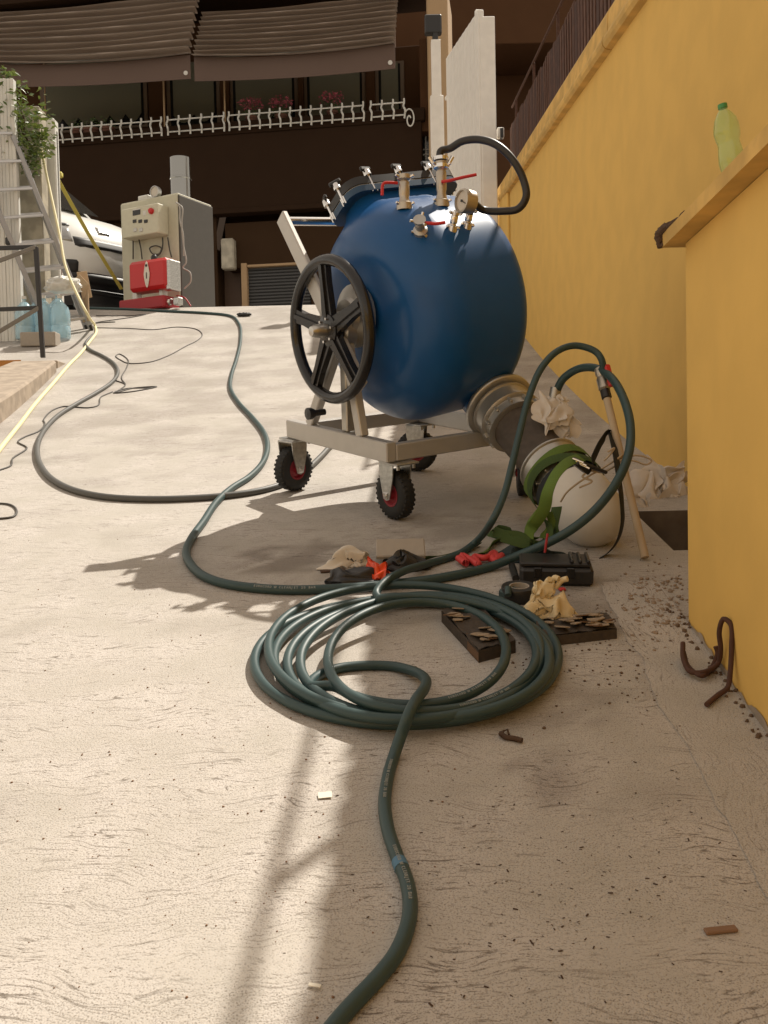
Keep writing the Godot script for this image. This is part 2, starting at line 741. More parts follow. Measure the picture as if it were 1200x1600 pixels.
func make_materials() -> void:
	var c := mt("concrete", 0.545, 0.515, 0.485, 0.88)
	c.albedo_texture = tex["concrete"]
	c.heightmap_enabled = true
	c.heightmap_texture = tex["concrete_relief"]
	c.heightmap_scale = 0.25
	c.vertex_color_use_as_albedo = true
	mt("kerb_concrete", 0.40, 0.33, 0.26, 0.9, 0, "blotch", 0.9, 0.3)
	mt("pit", 0.17, 0.14, 0.115, 0.95, 0, "blotch", 1.0)
	mt("yellow", 0.74, 0.465, 0.115, 0.8, 0, "soft", 0.55, 0.25)
	mats["yellow"].heightmap_enabled = true
	mats["yellow"].heightmap_texture = tex["grain"]
	mats["yellow"].heightmap_scale = 0.15
	mt("yellow_cap", 0.74, 0.46, 0.125, 0.72, 0, "blotch", 0.5, 0.2)
	mt("mortar", 0.11, 0.065, 0.04, 0.95, 0, "grain", 3.0, 0.5)
	mt("rust", 0.085, 0.036, 0.022, 0.85, 0, "blotch", 2.0, 0.2)
	mt("slat_a", 0.10, 0.045, 0.03, 0.8, 0, "blotch", 1.5)
	mt("slat_b", 0.125, 0.06, 0.04, 0.8, 0, "blotch", 1.5)
	mt("slat_c", 0.075, 0.035, 0.026, 0.8, 0, "blotch", 1.5)
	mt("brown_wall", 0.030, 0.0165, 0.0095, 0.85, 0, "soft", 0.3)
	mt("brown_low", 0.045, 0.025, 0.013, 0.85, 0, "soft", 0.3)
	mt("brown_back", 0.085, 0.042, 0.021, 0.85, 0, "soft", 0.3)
	mt("column", 0.40, 0.27, 0.15, 0.8, 0, "soft", 0.4)
	mt("door_wood", 0.10, 0.055, 0.03, 0.6, 0, "soft", 1.0)
	mt("curtain", 0.20, 0.19, 0.13, 0.9, 0, "weave", 6.0)
	mt("pane", 0.015, 0.016, 0.015, 0.12)
	mt("window_frame", 0.16, 0.11, 0.07, 0.6)
	mt("shutter", 0.05, 0.05, 0.05, 0.5)
	for q in ["brown_wall", "brown_low", "brown_back"]:
		mats[q].metallic_specular = 0.2
	var aw := mt("awning", 0.44, 0.36, 0.30, 0.85, 0, "weave", 8.0)
	aw.backlight_enabled = true
	aw.backlight = Color(0.5, 0.40, 0.30)
	mt("valance", 0.15, 0.10, 0.08, 0.9, 0, "weave", 8.0)  # same cloth as the awning; its shade is mixed into this darker colour
	mt("white_iron", 0.62, 0.61, 0.57, 0.5, 0, "soft", 2.0)
	mt("white_gate", 0.80, 0.77, 0.72, 0.45, 0, "soft", 1.0)
	mt("grey_iron", 0.18, 0.17, 0.15, 0.6)
	mt("black_iron", 0.022, 0.022, 0.024, 0.45)
	mt("white_panel", 0.66, 0.66, 0.62, 0.55, 0, "soft", 0.8)
	mt("beige_panel", 0.46, 0.42, 0.33, 0.6, 0, "blotch", 0.6)
	mt("aluminium", 0.58, 0.58, 0.59, 0.34, 0.55, "soft", 4.0)
	mt("ladder_rail", 0.36, 0.36, 0.37, 0.4, 0.55, "soft", 4.0)
	mt("galvanised", 0.58, 0.58, 0.56, 0.33, 0.85, "blotch", 6.0)
	mt("steel", 0.56, 0.54, 0.50, 0.30, 0.95, "soft", 5.0)
	mt("dull_steel", 0.47, 0.45, 0.41, 0.40, 0.85, "soft", 6.0)
	mt("flue_steel", 0.30, 0.30, 0.29, 0.14, 1.0)
	mt("chrome", 0.74, 0.72, 0.70, 0.16, 1.0)
	mt("frame_paint", 0.48, 0.46, 0.43, 0.42, 0.35, "soft", 3.0)
	mt("blue", 0.008, 0.074, 0.225, 0.45, 0, "soft", 2.2)
	mats["blue"].metallic_specular = 0.2
	mats["blue"].clearcoat_enabled = true
	mats["blue"].clearcoat = 0.5
	mats["blue"].clearcoat_roughness = 0.30
	mt("blue_dark", 0.012, 0.05, 0.11, 0.35, 0, "soft", 2.2)
	mt("rubber", 0.014, 0.014, 0.014, 0.7, 0, "grain", 8.0)
	mt("gloss_black", 0.012, 0.011, 0.011, 0.22)
	mt("black_plastic", 0.016, 0.015, 0.015, 0.4)
	mt("red_rim", 0.22, 0.010, 0.022, 0.55)
	mt("red", 0.50, 0.016, 0.018, 0.38)
	mt("red_dark", 0.33, 0.012, 0.02, 0.5)
	mt("brass", 0.46, 0.41, 0.34, 0.38, 0.85)
	mt("pipe", 0.085, 0.065, 0.048, 0.55, 0.1, "blotch", 4.0)
	mt("cap_plastic", 0.70, 0.67, 0.61, 0.45, 0, "soft", 3.0)
	mt("green_strap", 0.12, 0.20, 0.030, 0.85, 0, "weave", 10.0)
	mt("green_dark", 0.055, 0.10, 0.022, 0.85, 0, "weave", 10.0)
	mt("black_strap", 0.018, 0.022, 0.024, 0.8, 0, "weave", 10.0)
	mt("hose_green", 0.026, 0.058, 0.060, 0.48, 0, "soft", 4.0)
	mt("hose_grey", 0.085, 0.085, 0.080, 0.55, 0, "soft", 4.0)
	mt("hose_black", 0.018, 0.015, 0.013, 0.42)
	mt("hose_yellow", 0.72, 0.66, 0.40, 0.6)
	mt("strap_yellow", 0.42, 0.36, 0.07, 0.7)
	mt("print", 0.24, 0.26, 0.25, 0.7)
	mt("print_blue", 0.07, 0.17, 0.27, 0.6)
	mt("wire", 0.06, 0.055, 0.05, 0.6)
	mt("wire_light", 0.36, 0.34, 0.31, 0.6)
	mt("rope", 0.48, 0.38, 0.26, 0.9)
	var film := mt("film", 0.68, 0.62, 0.55, 0.35, 0, "soft", 6.0)
	film.backlight_enabled = true
	film.backlight = Color(0.35, 0.33, 0.30)
	mt("glove_white", 0.66, 0.62, 0.55, 0.7, 0, "soft", 6.0)
	mt("glove_cream", 0.68, 0.55, 0.33, 0.65, 0, "soft", 6.0)
	mt("glove_black", 0.02, 0.02, 0.021, 0.42)
	mt("bag_orange", 0.72, 0.075, 0.022, 0.22)
	mt("card_grey", 0.36, 0.32, 0.27, 0.8, 0, "soft", 5.0)
	mt("red_cord", 0.55, 0.045, 0.045, 0.6)
	mt("teal_cloth", 0.035, 0.06, 0.065, 0.9, 0, "weave", 8.0)
	mt("board", 0.055, 0.040, 0.028, 0.7, 0, "blotch", 7.0, 0.4)
	mt("board_peel", 0.34, 0.26, 0.18, 0.8, 0, "blotch", 6.0, 0.3)
	mt("board_end", 0.16, 0.085, 0.040, 0.8, 0, "grain", 6.0)
	mt("twig", 0.07, 0.04, 0.025, 0.9)
	mt("chip", 0.22, 0.13, 0.08, 0.9)
	mt("paper", 0.72, 0.69, 0.60, 0.8)
	mt("dirt", 0.13, 0.085, 0.055, 0.95)
	mt("gravel", 0.30, 0.23, 0.17, 0.95)
	mt("van_white", 0.72, 0.72, 0.70, 0.22)
	mt("van_black", 0.012, 0.012, 0.013, 0.5)
	mt("lamp_glass", 0.34, 0.34, 0.34, 0.12, 0.3)
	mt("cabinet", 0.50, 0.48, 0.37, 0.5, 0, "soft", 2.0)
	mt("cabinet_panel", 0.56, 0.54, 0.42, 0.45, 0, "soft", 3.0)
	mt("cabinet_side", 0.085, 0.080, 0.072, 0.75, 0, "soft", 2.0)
	mt("cardboard", 0.46, 0.34, 0.22, 0.85, 0, "soft", 4.0)
	mt("terracotta", 0.16, 0.07, 0.045, 0.8)
	mt("petal", 0.42, 0.09, 0.13, 0.7)
	mt("orange_wall", 0.50, 0.24, 0.07, 0.85, 0, "soft", 0.8)
	mt("dial", 0.55, 0.50, 0.43, 0.4)
	for q in [["leaf_a", 0.06, 0.10, 0.03], ["leaf_b", 0.10, 0.13, 0.035]]:
		var m := mt(q[0], q[1], q[2], q[3], 0.32)
		m.backlight_enabled = true
		m.backlight = Color(0.3, 0.34, 0.12)
	var bt := mt("bottle", 0.36, 0.62, 0.16, 0.08)
	bt.transparency = BaseMaterial3D.TRANSPARENCY_ALPHA
	bt.albedo_color.a = 0.32
	mt("label_green", 0.03, 0.06, 0.015, 0.5)
	mt("bottle_cap", 0.05, 0.24, 0.06, 0.4)
	var bw := mt("bottle_blue", 0.42, 0.66, 0.78, 0.1)
	bw.transparency = BaseMaterial3D.TRANSPARENCY_ALPHA
	bw.albedo_color.a = 0.5


# ------------------------------------------------------------------ the setting

func steps(list: Array) -> PackedFloat32Array:
	# [from, to, step, to, step ...]
	var o := PackedFloat32Array([list[0]])
	var x: float = list[0]
	for k in range(1, list.size(), 2):
		var n := int(round((list[k] - x) / list[k + 1]))
		for i in n:
			o.append(lerpf(x, list[k], (i + 1) / float(n)))
		x = list[k]
	return o


func sheet(xs: PackedFloat32Array, ds: PackedFloat32Array, height: Callable, skip, tint = null) -> Mb:
	var mb := Mb.new()
	var w := xs.size()
	for d in ds:
		for x in xs:
			var y: float = height.call(x, d)
			var s: float = (height.call(x, d + 0.05) - height.call(x, d - 0.05)) / 0.1
			var col: Color = tint.call(x, d) if (tint != null) else Color.WHITE
			mb.vert(Vector3(x, y, -d), Vector3(0, 1, s).normalized(), Vector2(x / 3.0, d / 3.0), col)
	for i in ds.size() - 1:
		for j in w - 1:
			if skip != null and skip.call((xs[j] + xs[j + 1]) * 0.5, (ds[i] + ds[i + 1]) * 0.5):
				continue
			var a := i * w + j
			mb.face(a, a + 1, a + w + 1)
			mb.face(a, a + w + 1, a + w)
	mb.colored = (tint != null)
	return mb


const PIT := [1.2, 1.62, 3.98, 4.62]
const WELL := [-6.0, -3.80, 7.0, 10.2]

func make_ground() -> void:
	# the ramp with its stains: oil, damp and rust dirt that lie where the picture shows them
	var fn := FastNoiseLite.new()
	fn.seed = 4
	fn.frequency = 3.2
	fn.fractal_octaves = 4
	var spots := []
	for s in [[470, 872, 0.34, 0.24, 0.42], [860, 1215, 0.09, 0.14, 0.30], [850, 1130, 0.16, 0.10, 0.22], [900, 940, 0.36, 0.30, 0.34], [1010, 955, 0.16, 0.30, 0.36], [720, 830, 0.5, 0.3, 0.26], [925, 1085, 0.10, 0.12, 0.2], [1030, 1030, 0.10, 0.2, 0.22], [300, 640, 0.7, 0.2, 0.10], [250, 900, 0.5, 0.2, 0.07]]:
		var p := ground(s[0], s[1])
		spots.append([p.x, -p.z, s[2], s[3], s[4]])
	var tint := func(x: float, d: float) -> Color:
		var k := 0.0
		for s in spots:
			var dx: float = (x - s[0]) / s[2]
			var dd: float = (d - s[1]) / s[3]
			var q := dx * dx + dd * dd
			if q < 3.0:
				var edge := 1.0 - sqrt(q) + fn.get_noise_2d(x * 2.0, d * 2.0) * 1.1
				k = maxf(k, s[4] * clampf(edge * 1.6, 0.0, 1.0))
		var far_tone := clampf(fn.get_noise_2d(x * 0.35 + 40.0, d * 0.5) * 2.2 + (0.55 if d > 6.3 + 0.5 * fn.get_noise_2d(x * 0.6, 3.0) else -0.5), 0.0, 1.0) * 0.2  # noisy patches, mostly on the far ramp, toned darker
		k = maxf(k, far_tone)
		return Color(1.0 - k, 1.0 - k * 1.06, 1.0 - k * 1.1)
	var xs := steps([-14.0, -6.0, 1.0, WELL[1], 0.4, -2.4, 0.1, 1.2, 0.05, PIT[1], 0.06, 1.8, 0.06])
	var ds := steps([-6.0, 0.8, 0.4, PIT[2], 0.053, PIT[3], 0.053, 7.0, 0.0595, 10.2, 0.1, LIP, 0.1])
	var skip := func(x: float, d: float) -> bool:
		return (x > PIT[0] and x < PIT[1] and d > PIT[2] and d < PIT[3]) or (x > WELL[0] and x < WELL[1] and d > WELL[2] and d < WELL[3])
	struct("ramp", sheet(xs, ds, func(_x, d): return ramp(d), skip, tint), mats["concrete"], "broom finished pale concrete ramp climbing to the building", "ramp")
	var strip := Mb.new()
	for k in 201:
		var d := lerpf(0.3, 3.6, k / 200.0)
		for j in 5:
			var x := lerpf(near_x(d) - 0.225 - 0.03 * fn.get_noise_2d(d * 0.8, 9.0) - 0.008 * sin(d * 3.0), near_x(d) - 0.002, j / 4.0)
			strip.vert(Vector3(x, ramp(d) + 0.002, -d), Vector3(0, 1, 0.215).normalized(), Vector2(d / 3.0, (x - near_x(d)) / 3.0))
	for k in 200:
		for j in 4:
			var q := k * 5 + j
			strip.face(q, q + 1, q + 6)
			strip.face(q, q + 6, q + 5)
	struct("edge_strip", strip, mats["concrete"], "strip of concrete with lengthwise broom lines along the low wall", "strip")
	# the level yard at the head of the ramp, out past the buildings
	var yard := sheet(steps([-60.0, -12.0, 6.0, 12.0, 0.6, 60.0, 6.0]), steps([LIP, 30.0, 0.6, 90.0, 6.0]), func(_x, d): return TOP if d > LIP else ramp(LIP), null, func(_x, _d): return Color.WHITE)
	struct("yard", yard, mats["concrete"], "level concrete yard at the top of the ramp", "yard")
	# raised garden ground behind the right wall
	var bed := sheet(steps([1.95, 30.0, 4.0]), steps([-6.0, LIP, 2.0]), func(_x, d): return far_top(d) - 0.1, null, func(_x, _d): return Color(0.35, 0.28, 0.2))
	struct("garden_ground", bed, mats["concrete"], "earth bank held by the tall yellow wall", "ground")
	# open sump at the foot of the wall
	var mb := Mb.new()
	var x0: float = PIT[0]
	var x1: float = PIT[1]
	var d0: float = PIT[2]
	var d1: float = PIT[3]
	var by := ramp(d0) - 2.2
	for q in [[x0, d0, x1, d0, Vector3(0, 0, -1)], [x0, d1, x1, d1, Vector3(0, 0, 1)], [x0, d0, x0, d1, Vector3(1, 0, 0)], [x1, d0, x1, d1, Vector3(-1, 0, 0)]]:
		mb.quad(Vector3(q[0], ramp(q[1]), -q[1]), Vector3(q[2], ramp(q[3]), -q[3]), Vector3(q[2], by, -q[3]), Vector3(q[0], by, -q[1]), q[4])
	mb.quad(Vector3(x0, by, -d0), Vector3(x1, by, -d0), Vector3(x1, by, -d1), Vector3(x0, by, -d1), Vector3.UP)
	struct("drain_pit", mb, mats["pit"], "dark open drain pit between the end of the low wall and the tall wall", "pit")
	# stairwell on the left, its end wall painted ochre
	mb = Mb.new()
	x0 = WELL[0]
	x1 = WELL[1]
	d0 = WELL[2]
	d1 = WELL[3]
	by = ramp(d0) - 2.4
	mb.quad(Vector3(x0, ramp(d1) + 0.1, -d1), Vector3(x1, ramp(d1) + 0.1, -d1), Vector3(x1, by, -d1), Vector3(x0, by, -d1), Vector3(0, 0, 1))
	mb.quad(Vector3(x1, ramp(d0), -d0), Vector3(x1, ramp(d1), -d1), Vector3(x1, by, -d1), Vector3(x1, by, -d0), Vector3(-1, 0, 0))
	mb.quad(Vector3(x0, ramp(d0), -d0), Vector3(x0, ramp(d1), -d1), Vector3(x0, by, -d1), Vector3(x0, by, -d0), Vector3(1, 0, 0))
	mb.quad(Vector3(x0, ramp(d0), -d0), Vector3(x1, ramp(d0), -d0), Vector3(x1, by, -d0), Vector3(x0, by, -d0), Vector3(0, 0, -1))
	mb.quad(Vector3(x0, by, -d0), Vector3(x1, by, -d0), Vector3(x1, by, -d1), Vector3(x0, by, -d1), Vector3.UP)
	struct("stairwell", mb, mats["orange_wall"], "ochre walled stairwell opening left of the kerb", "stairwell")
	# kerb between the stairwell and the ramp, ends square
	mb = Mb.new()
	var prev := []
	for k in 25:
		var d := lerpf(10.0, 1.0, k / 24.0)
		var e := lerpf(-3.36, -2.96, clampf((10.0 - d) / 2.6, 0.0, 1.0)) + (0.0 if d > 7.4 else (7.4 - d) * 0.02)
		var h := lerpf(0.12, 0.18, clampf((10.0 - d) / 2.6, 0, 1))
		var y := ramp(d)
		var now := [Vector3(e, y - 0.05, -d), Vector3(e - 0.005, y + h - 0.02, -d), Vector3(e - 0.025, y + h, -d), Vector3(-3.80, y + h, -d), Vector3(-3.80, y - 0.3, -d)]
		if k > 0:
			for i in 4:
				mb.quad(prev[i], prev[i + 1], now[i + 1], now[i], [Vector3.RIGHT, Vector3(1, 1, 0), Vector3.UP, Vector3.LEFT][i])
		else:
			mb.quad(now[0], now[1], now[3], now[4], Vector3(0, 0, -1))
			mb.tri(now[1], now[2], now[3], Vector3(0, 0, -1))
		prev = now
	struct("kerb", mb, mats["kerb_concrete"], "raised concrete kerb along the left side of the ramp", "kerb")
	# platform behind the end of the kerb, under the railing and the ladder
	mb = Mb.new()
	slab(mb, Vector3(-9.0, ramp(10.2) - 0.8, -10.9), Vector3(-3.42, ramp(10.2) + 0.09, -10.21), 0.01)
	struct("stair_landing", mb, mats["kerb_concrete"], "concrete landing at the head of the stairwell", "landing")


# a wall face of many small quads so that it can carry a slope; side at x(d), from the ground up to top(d)
func make_walls() -> void:
	var w := thing("retaining_wall", "tall yellow retaining wall with sloping moulded top on the right", "wall", Transform3D(Basis(), Vector3(far_x(1.5), ramp(1.5), -1.5)))
	var mb := Mb.new()
	var d := -3.0
	while d < 12.79:
		var e := minf(d + 0.8, 12.8)
		mb.quad(Vector3(far_x(d), ramp(d) - 0.9, -d), Vector3(far_x(e), ramp(e) - 0.9, -e), Vector3(far_x(e), far_top(e), -e), Vector3(far_x(d), far_top(d), -d), Vector3.LEFT)
		mb.quad(Vector3(2.0, ramp(d) - 0.9, -d), Vector3(2.0, ramp(e) - 0.9, -e), Vector3(2.0, far_top(e), -e), Vector3(2.0, far_top(d), -d), Vector3.RIGHT)
		mb.quad(Vector3(far_x(d), far_top(d), -d), Vector3(far_x(e), far_top(e), -e), Vector3(2.0, far_top(e), -e), Vector3(2.0, far_top(d), -d), Vector3.UP)
		d = e
	mb.quad(Vector3(far_x(12.8), 2.0, -12.8), Vector3(2.0, 2.0, -12.8), Vector3(2.0, far_top(12.8), -12.8), Vector3(far_x(12.8), far_top(12.8), -12.8), Vector3(0, 0, -1))
	part(w, "wall_face", mb, mats["yellow"], true)
	# end pier, a little proud, with a groove between
	mb = Mb.new()
	slab(mb, Vector3(far_x(13) - 0.035, 2.4, -14.15), Vector3(2.03, far_top(13.3) + 0.02, -12.86), 0.015)
	part(w, "end_pier", mb, mats["yellow"], true)
	# coping in lengths, with open joints
	var outline := [Vector2(0.004, -0.03), Vector2(-0.045, -0.022), Vector2(-0.062, 0.0), Vector2(-0.066, 0.03), Vector2(-0.055, 0.06), Vector2(-0.03, 0.075), Vector2(-0.028, 0.1), Vector2(-0.022, 0.22), Vector2(0.0, 0.265), Vector2(0.06, 0.285), Vector2(0.36, 0.285), Vector2(0.40, 0.0)]
	var ends := [-3.0, 1.2, 4.0, 6.75, 9.0, 11.2, 14.25]
	for k in ends.size() - 1:
		var a: float = ends[k] + 0.006
		var b: float = ends[k + 1] - 0.006
		mb = Mb.new()
		var off := rng.randf_range(-0.005, 0.005)
		for i in outline.size() - 1:
			var p: Vector2 = outline[i] + Vector2(off, off * 0.5)
			var q: Vector2 = outline[i + 1] + Vector2(off, off * 0.5)
			mb.quad(Vector3(far_x(a) + p.x, far_top(a) + p.y, -a), Vector3(far_x(b) + p.x, far_top(b) + p.y, -b), Vector3(far_x(b) + q.x, far_top(b) + q.y, -b), Vector3(far_x(a) + q.x, far_top(a) + q.y, -a), Vector3(p.y - q.y, -(p.x - q.x), 0))
		for e in [a, b]:
			for i in range(1, outline.size() - 1):
				var f := func(v: Vector2): return Vector3(far_x(e) + v.x + off, far_top(e) + v.y + off * 0.5, -e)
				mb.tri(f.call(outline[0]), f.call(outline[i]), f.call(outline[i + 1]), Vector3(0, 0, 1.0 if e == a else -1.0))
		part(w, "coping", mb, mats["yellow_cap"], true)
	mb = Mb.new()
	slab(mb, Vector3(far_x(14) - 0.14, far_top(13.4) - 0.62, -13.9), Vector3(far_x(14) - 0.035, far_top(13.4) - 0.46, -13.74), 0.01)
	part(w, "gate_stop", mb, mats["rust"], true)

	# the low wall in front of it
	w = thing("low_wall", "low yellow wall block with a flat overhanging cap at the right edge", "wall", Transform3D(Basis(), Vector3(near_x(3.17), ramp(3.17), -3.17)))
	mb = Mb.new()
	d = -3.0
	while d < 3.16:
		var e := minf(d + 0.5, 3.17)
		# the foot of the plaster is chipped and uneven
		var ya := ramp(d) - 0.2
		var yb := ramp(e) - 0.2
		mb.quad(Vector3(near_x(d), ya, -d), Vector3(near_x(e), yb, -e), Vector3(near_x(e), 1.93, -e), Vector3(near_x(d), 1.93, -d), Vector3.LEFT)
		d = e
	mb.quad(Vector3(near_x(3.17), -0.6, -3.17), Vector3(far_x(3.17), -0.6, -3.17), Vector3(far_x(3.17), 1.93, -3.17), Vector3(near_x(3.17), 1.93, -3.17), Vector3(0, 0, -1))
	part(w, "wall_face", mb, mats["yellow"], true)
	mb = Mb.new()
	var c := [Vector3(near_x(-3) - 0.06, 0, 3.0), Vector3(near_x(3.17) - 0.06, 0, -3.23), Vector3(far_x(3.2) - 0.004, 0, -3.23), Vector3(far_x(-3) - 0.004, 0, 3.0)]
	var y0 := Vector3(0, 1.932, 0)
	var y1 := Vector3(0, 1.975, 0)
	var y2 := Vector3(0, 1.985, 0)
	var ins := [Vector3(0.01, 0, -0.01), Vector3(0.01, 0, 0.01), Vector3(0, 0, 0.01), Vector3(0, 0, -0.01)]
	for k in 4:
		var j := (k + 1) % 4
		var o: Vector3 = [Vector3.LEFT, Vector3(0, 0, -1), Vector3.RIGHT, Vector3(0, 0, 1)][k]
		mb.quad(c[k] + y0, c[j] + y0, c[j] + y1, c[k] + y1, o)
		mb.quad(c[k] + y1, c[j] + y1, c[j] + y2 + ins[j], c[k] + y2 + ins[k], o + Vector3.UP)
	mb.quad(c[0] + y0, c[1] + y0, c[2] + y0, c[3] + y0, Vector3.DOWN)
	mb.quad(c[0] + y2 + ins[0], c[1] + y2 + ins[1], c[2] + y2 + ins[2], c[3] + y2 + ins[3], Vector3.UP)
	part(w, "wall_cap", mb, mats["yellow_cap"], true)
	# bare strip at the foot where the paint stops unevenly
	mb = Mb.new()
	var fr := FastNoiseLite.new()
	fr.seed = 8
	fr.frequency = 6.0
	fr.fractal_octaves = 3
	for k in 150:
		var da := 0.6 + k * 0.0171
		var db := da + 0.0171
		var ha := maxf(0.004, 0.018 + 0.03 * fr.get_noise_1d(da))
		var hb := maxf(0.004, 0.018 + 0.03 * fr.get_noise_1d(db))
		mb.quad(Vector3(near_x(da) - 0.003, ramp(da) - 0.02, -da), Vector3(near_x(db) - 0.003, ramp(db) - 0.02, -db), Vector3(near_x(db) - 0.003, ramp(db) + hb, -db), Vector3(near_x(da) - 0.003, ramp(da) + ha, -da), Vector3.LEFT)
	part(w, "bare_foot", mb, mats["kerb_concrete"], true)
	# rough dark mortar left along the broken end of the cap
	mb = Mb.new()
	for k in 17:
		var t := k / 16.0
		var p := Vector3(near_x(3.2) - 0.055 + t * 0.06, 1.985, -3.22 + t * 0.36)
		crumple(mb, Transform3D(Basis(Vector3.UP, k), p), Vector3(0.02, rng.randf_range(0.007, 0.02), 0.024), 50 + k, 0.5, 10)
	for k in 4:
		crumple(mb, Transform3D(Basis(Vector3.UP, k), Vector3(near_x(3.2) - 0.064, 1.985 - k * 0.014, -3.235)), Vector3(0.014, 0.014, 0.018), 80 + k, 0.5, 10)
	part(w, "mortar_edge", mb, mats["mortar"], true)
	mb = Mb.new()
	crumple(mb, Transform3D(Basis(), Vector3(1.03, 1.995, -2.53)), Vector3(0.03, 0.035, 0.06), 99, 0.4, 14)
	solo("mortar_lump", mb, mats["mortar"], "dark lump of mortar on the wall cap at the right edge", "mortar lump")
	# crumbs of plaster and filler along the foot of the low wall
	mb = Mb.new()
	for k in 90:
		var dd := rng.randf_range(1.6, 3.3)
		crumple(mb, Transform3D(Basis(Vector3.UP, k), Vector3(near_x(dd) - absf(rng.randfn(0, 0.025)), ramp(dd) + 0.003, -dd)), Vector3.ONE * rng.randf_range(0.002, 0.007), 100 + k, 0.5, 8)
	tag(solo("plaster_crumbs", mb, mats["dirt"], "crumbs of plaster along the foot of the low yellow wall", "crumbs"), "", "", "", "stuff")


# unseen yellow block added behind the viewer; its sunlit face bounces warm light
func make_fill_block() -> void:
	var g := thing("fill_block", "unseen yellow block added behind the viewer to bounce warm light", "building", Transform3D(Basis(), Vector3(0, ramp(-5.0), 5.0)))
	var mb := Mb.new()
	slab(mb, Vector3(-14, -1, 5.0), Vector3(-3.0, 3.2, 5.5), 0.02)
	part(g, "wall", mb, mats["yellow"], true)
	mb = Mb.new()
	slab(mb, Vector3(1.2, -1, 5.0), Vector3(8, 3.2, 5.5), 0.02)
	part(g, "wall", mb, mats["yellow"], true)
	mb = Mb.new()
	slab(mb, Vector3(-3.0, 2.0, 5.0), Vector3(1.2, 3.2, 5.5), 0.02)
	part(g, "wall", mb, mats["yellow"], true)
	mb = Mb.new()
	slab(mb, Vector3(-3.0, -1, 5.3), Vector3(1.2, 2.0, 5.4), 0.01)
	part(g, "fill_panel", mb, mats["column"], true)


func make_fence() -> void:
	var f := thing("slat_fence", "brown upright slat fence on top of the tall yellow wall", "fence", Transform3D(Basis(), Vector3(far_x(6) + 0.16, far_top(6) + 0.285, -6)))
	var shapes := []
	for k in 12:
		var mb := Mb.new()
		var h: float = (FENCE_H if k < 6 else SCREEN_H) + [0.0, 0.012, -0.015, 0.02, -0.008, 0.006][k % 6]
		box(mb, Transform3D(Basis(Vector3.UP, PI / 2 + [0.05, -0.08, 0.1, 0.02, -0.04, 0.07][k % 6]), Vector3(0, h / 2, 0)), Vector3(0.078, h, 0.012), 0.002)
		shapes.append(mb.mesh(mats[["slat_a", "slat_b", "slat_c"][k % 3]]))
	var d := 1.0
	var i := 0
	while d < 14.0:
		var o := MeshInstance3D.new()
		o.name = numbered(f, "slat")
		o.mesh = shapes[rng.randi() % 6 + (6 if d < 8.2 else 0)]
		f.add_child(o, true)
		o.position = Vector3(far_x(d) + 0.16 + (0.013 if i % 2 else 0.0), far_top(d) + 0.28, -d) - f.position
		d += 0.068
		i += 1
	for q in [[0.9, 8.2, SCREEN_H + 0.29], [8.25, 14.0, FENCE_H + 0.3]]:
		var mb := Mb.new()
		bar(mb, Vector3(far_x(q[0]) + 0.19, far_top(q[0]) + 0.28 + q[2], -q[0]), Vector3(far_x(q[1]) + 0.19, far_top(q[1]) + 0.28 + q[2], -q[1]), 0.024, 0.024)
		part(f, "rail", mb, mats["rust"], true)
		var dd: float = q[0] + 0.1
		while dd < q[1]:
			mb = Mb.new()
			bar(mb, Vector3(far_x(dd) + 0.20, far_top(dd) + 0.27, -dd), Vector3(far_x(dd) + 0.20, far_top(dd) + 0.28 + q[2], -dd), 0.03, 0.03)
			part(f, "post", mb, mats["rust"], true)
			dd += 1.75


const SCREEN_H := 0.58
const FENCE_H := 0.78

# ------------------------------------------------------------------ the building across the yard

var fac: Transform3D


func fx(px: float, py: float, z := 0.0) -> Vector3:
	return on_plane(fac, px, py, 2, z)


# a block of the facade that spans a picture rectangle at the front plane z1 and goes back to z0
func fblock(parent: Node3D, called: String, r: Array, z0: float, z1: float, mat: String, ch := 0.01) -> MeshInstance3D:
	var a := fx((r[0] + r[2]) / 2.0, r[1], z1)
	var b := fx((r[0] + r[2]) / 2.0, r[3], z1)
	var c := fx(r[0], (r[1] + r[3]) / 2.0, z1)
	var d := fx(r[2], (r[1] + r[3]) / 2.0, z1)
	var mb := Mb.new()
	slab(mb, Vector3(c.x, b.y, z0), Vector3(d.x, a.y, z1), ch)
	return part(parent, called, mb, mats[mat])


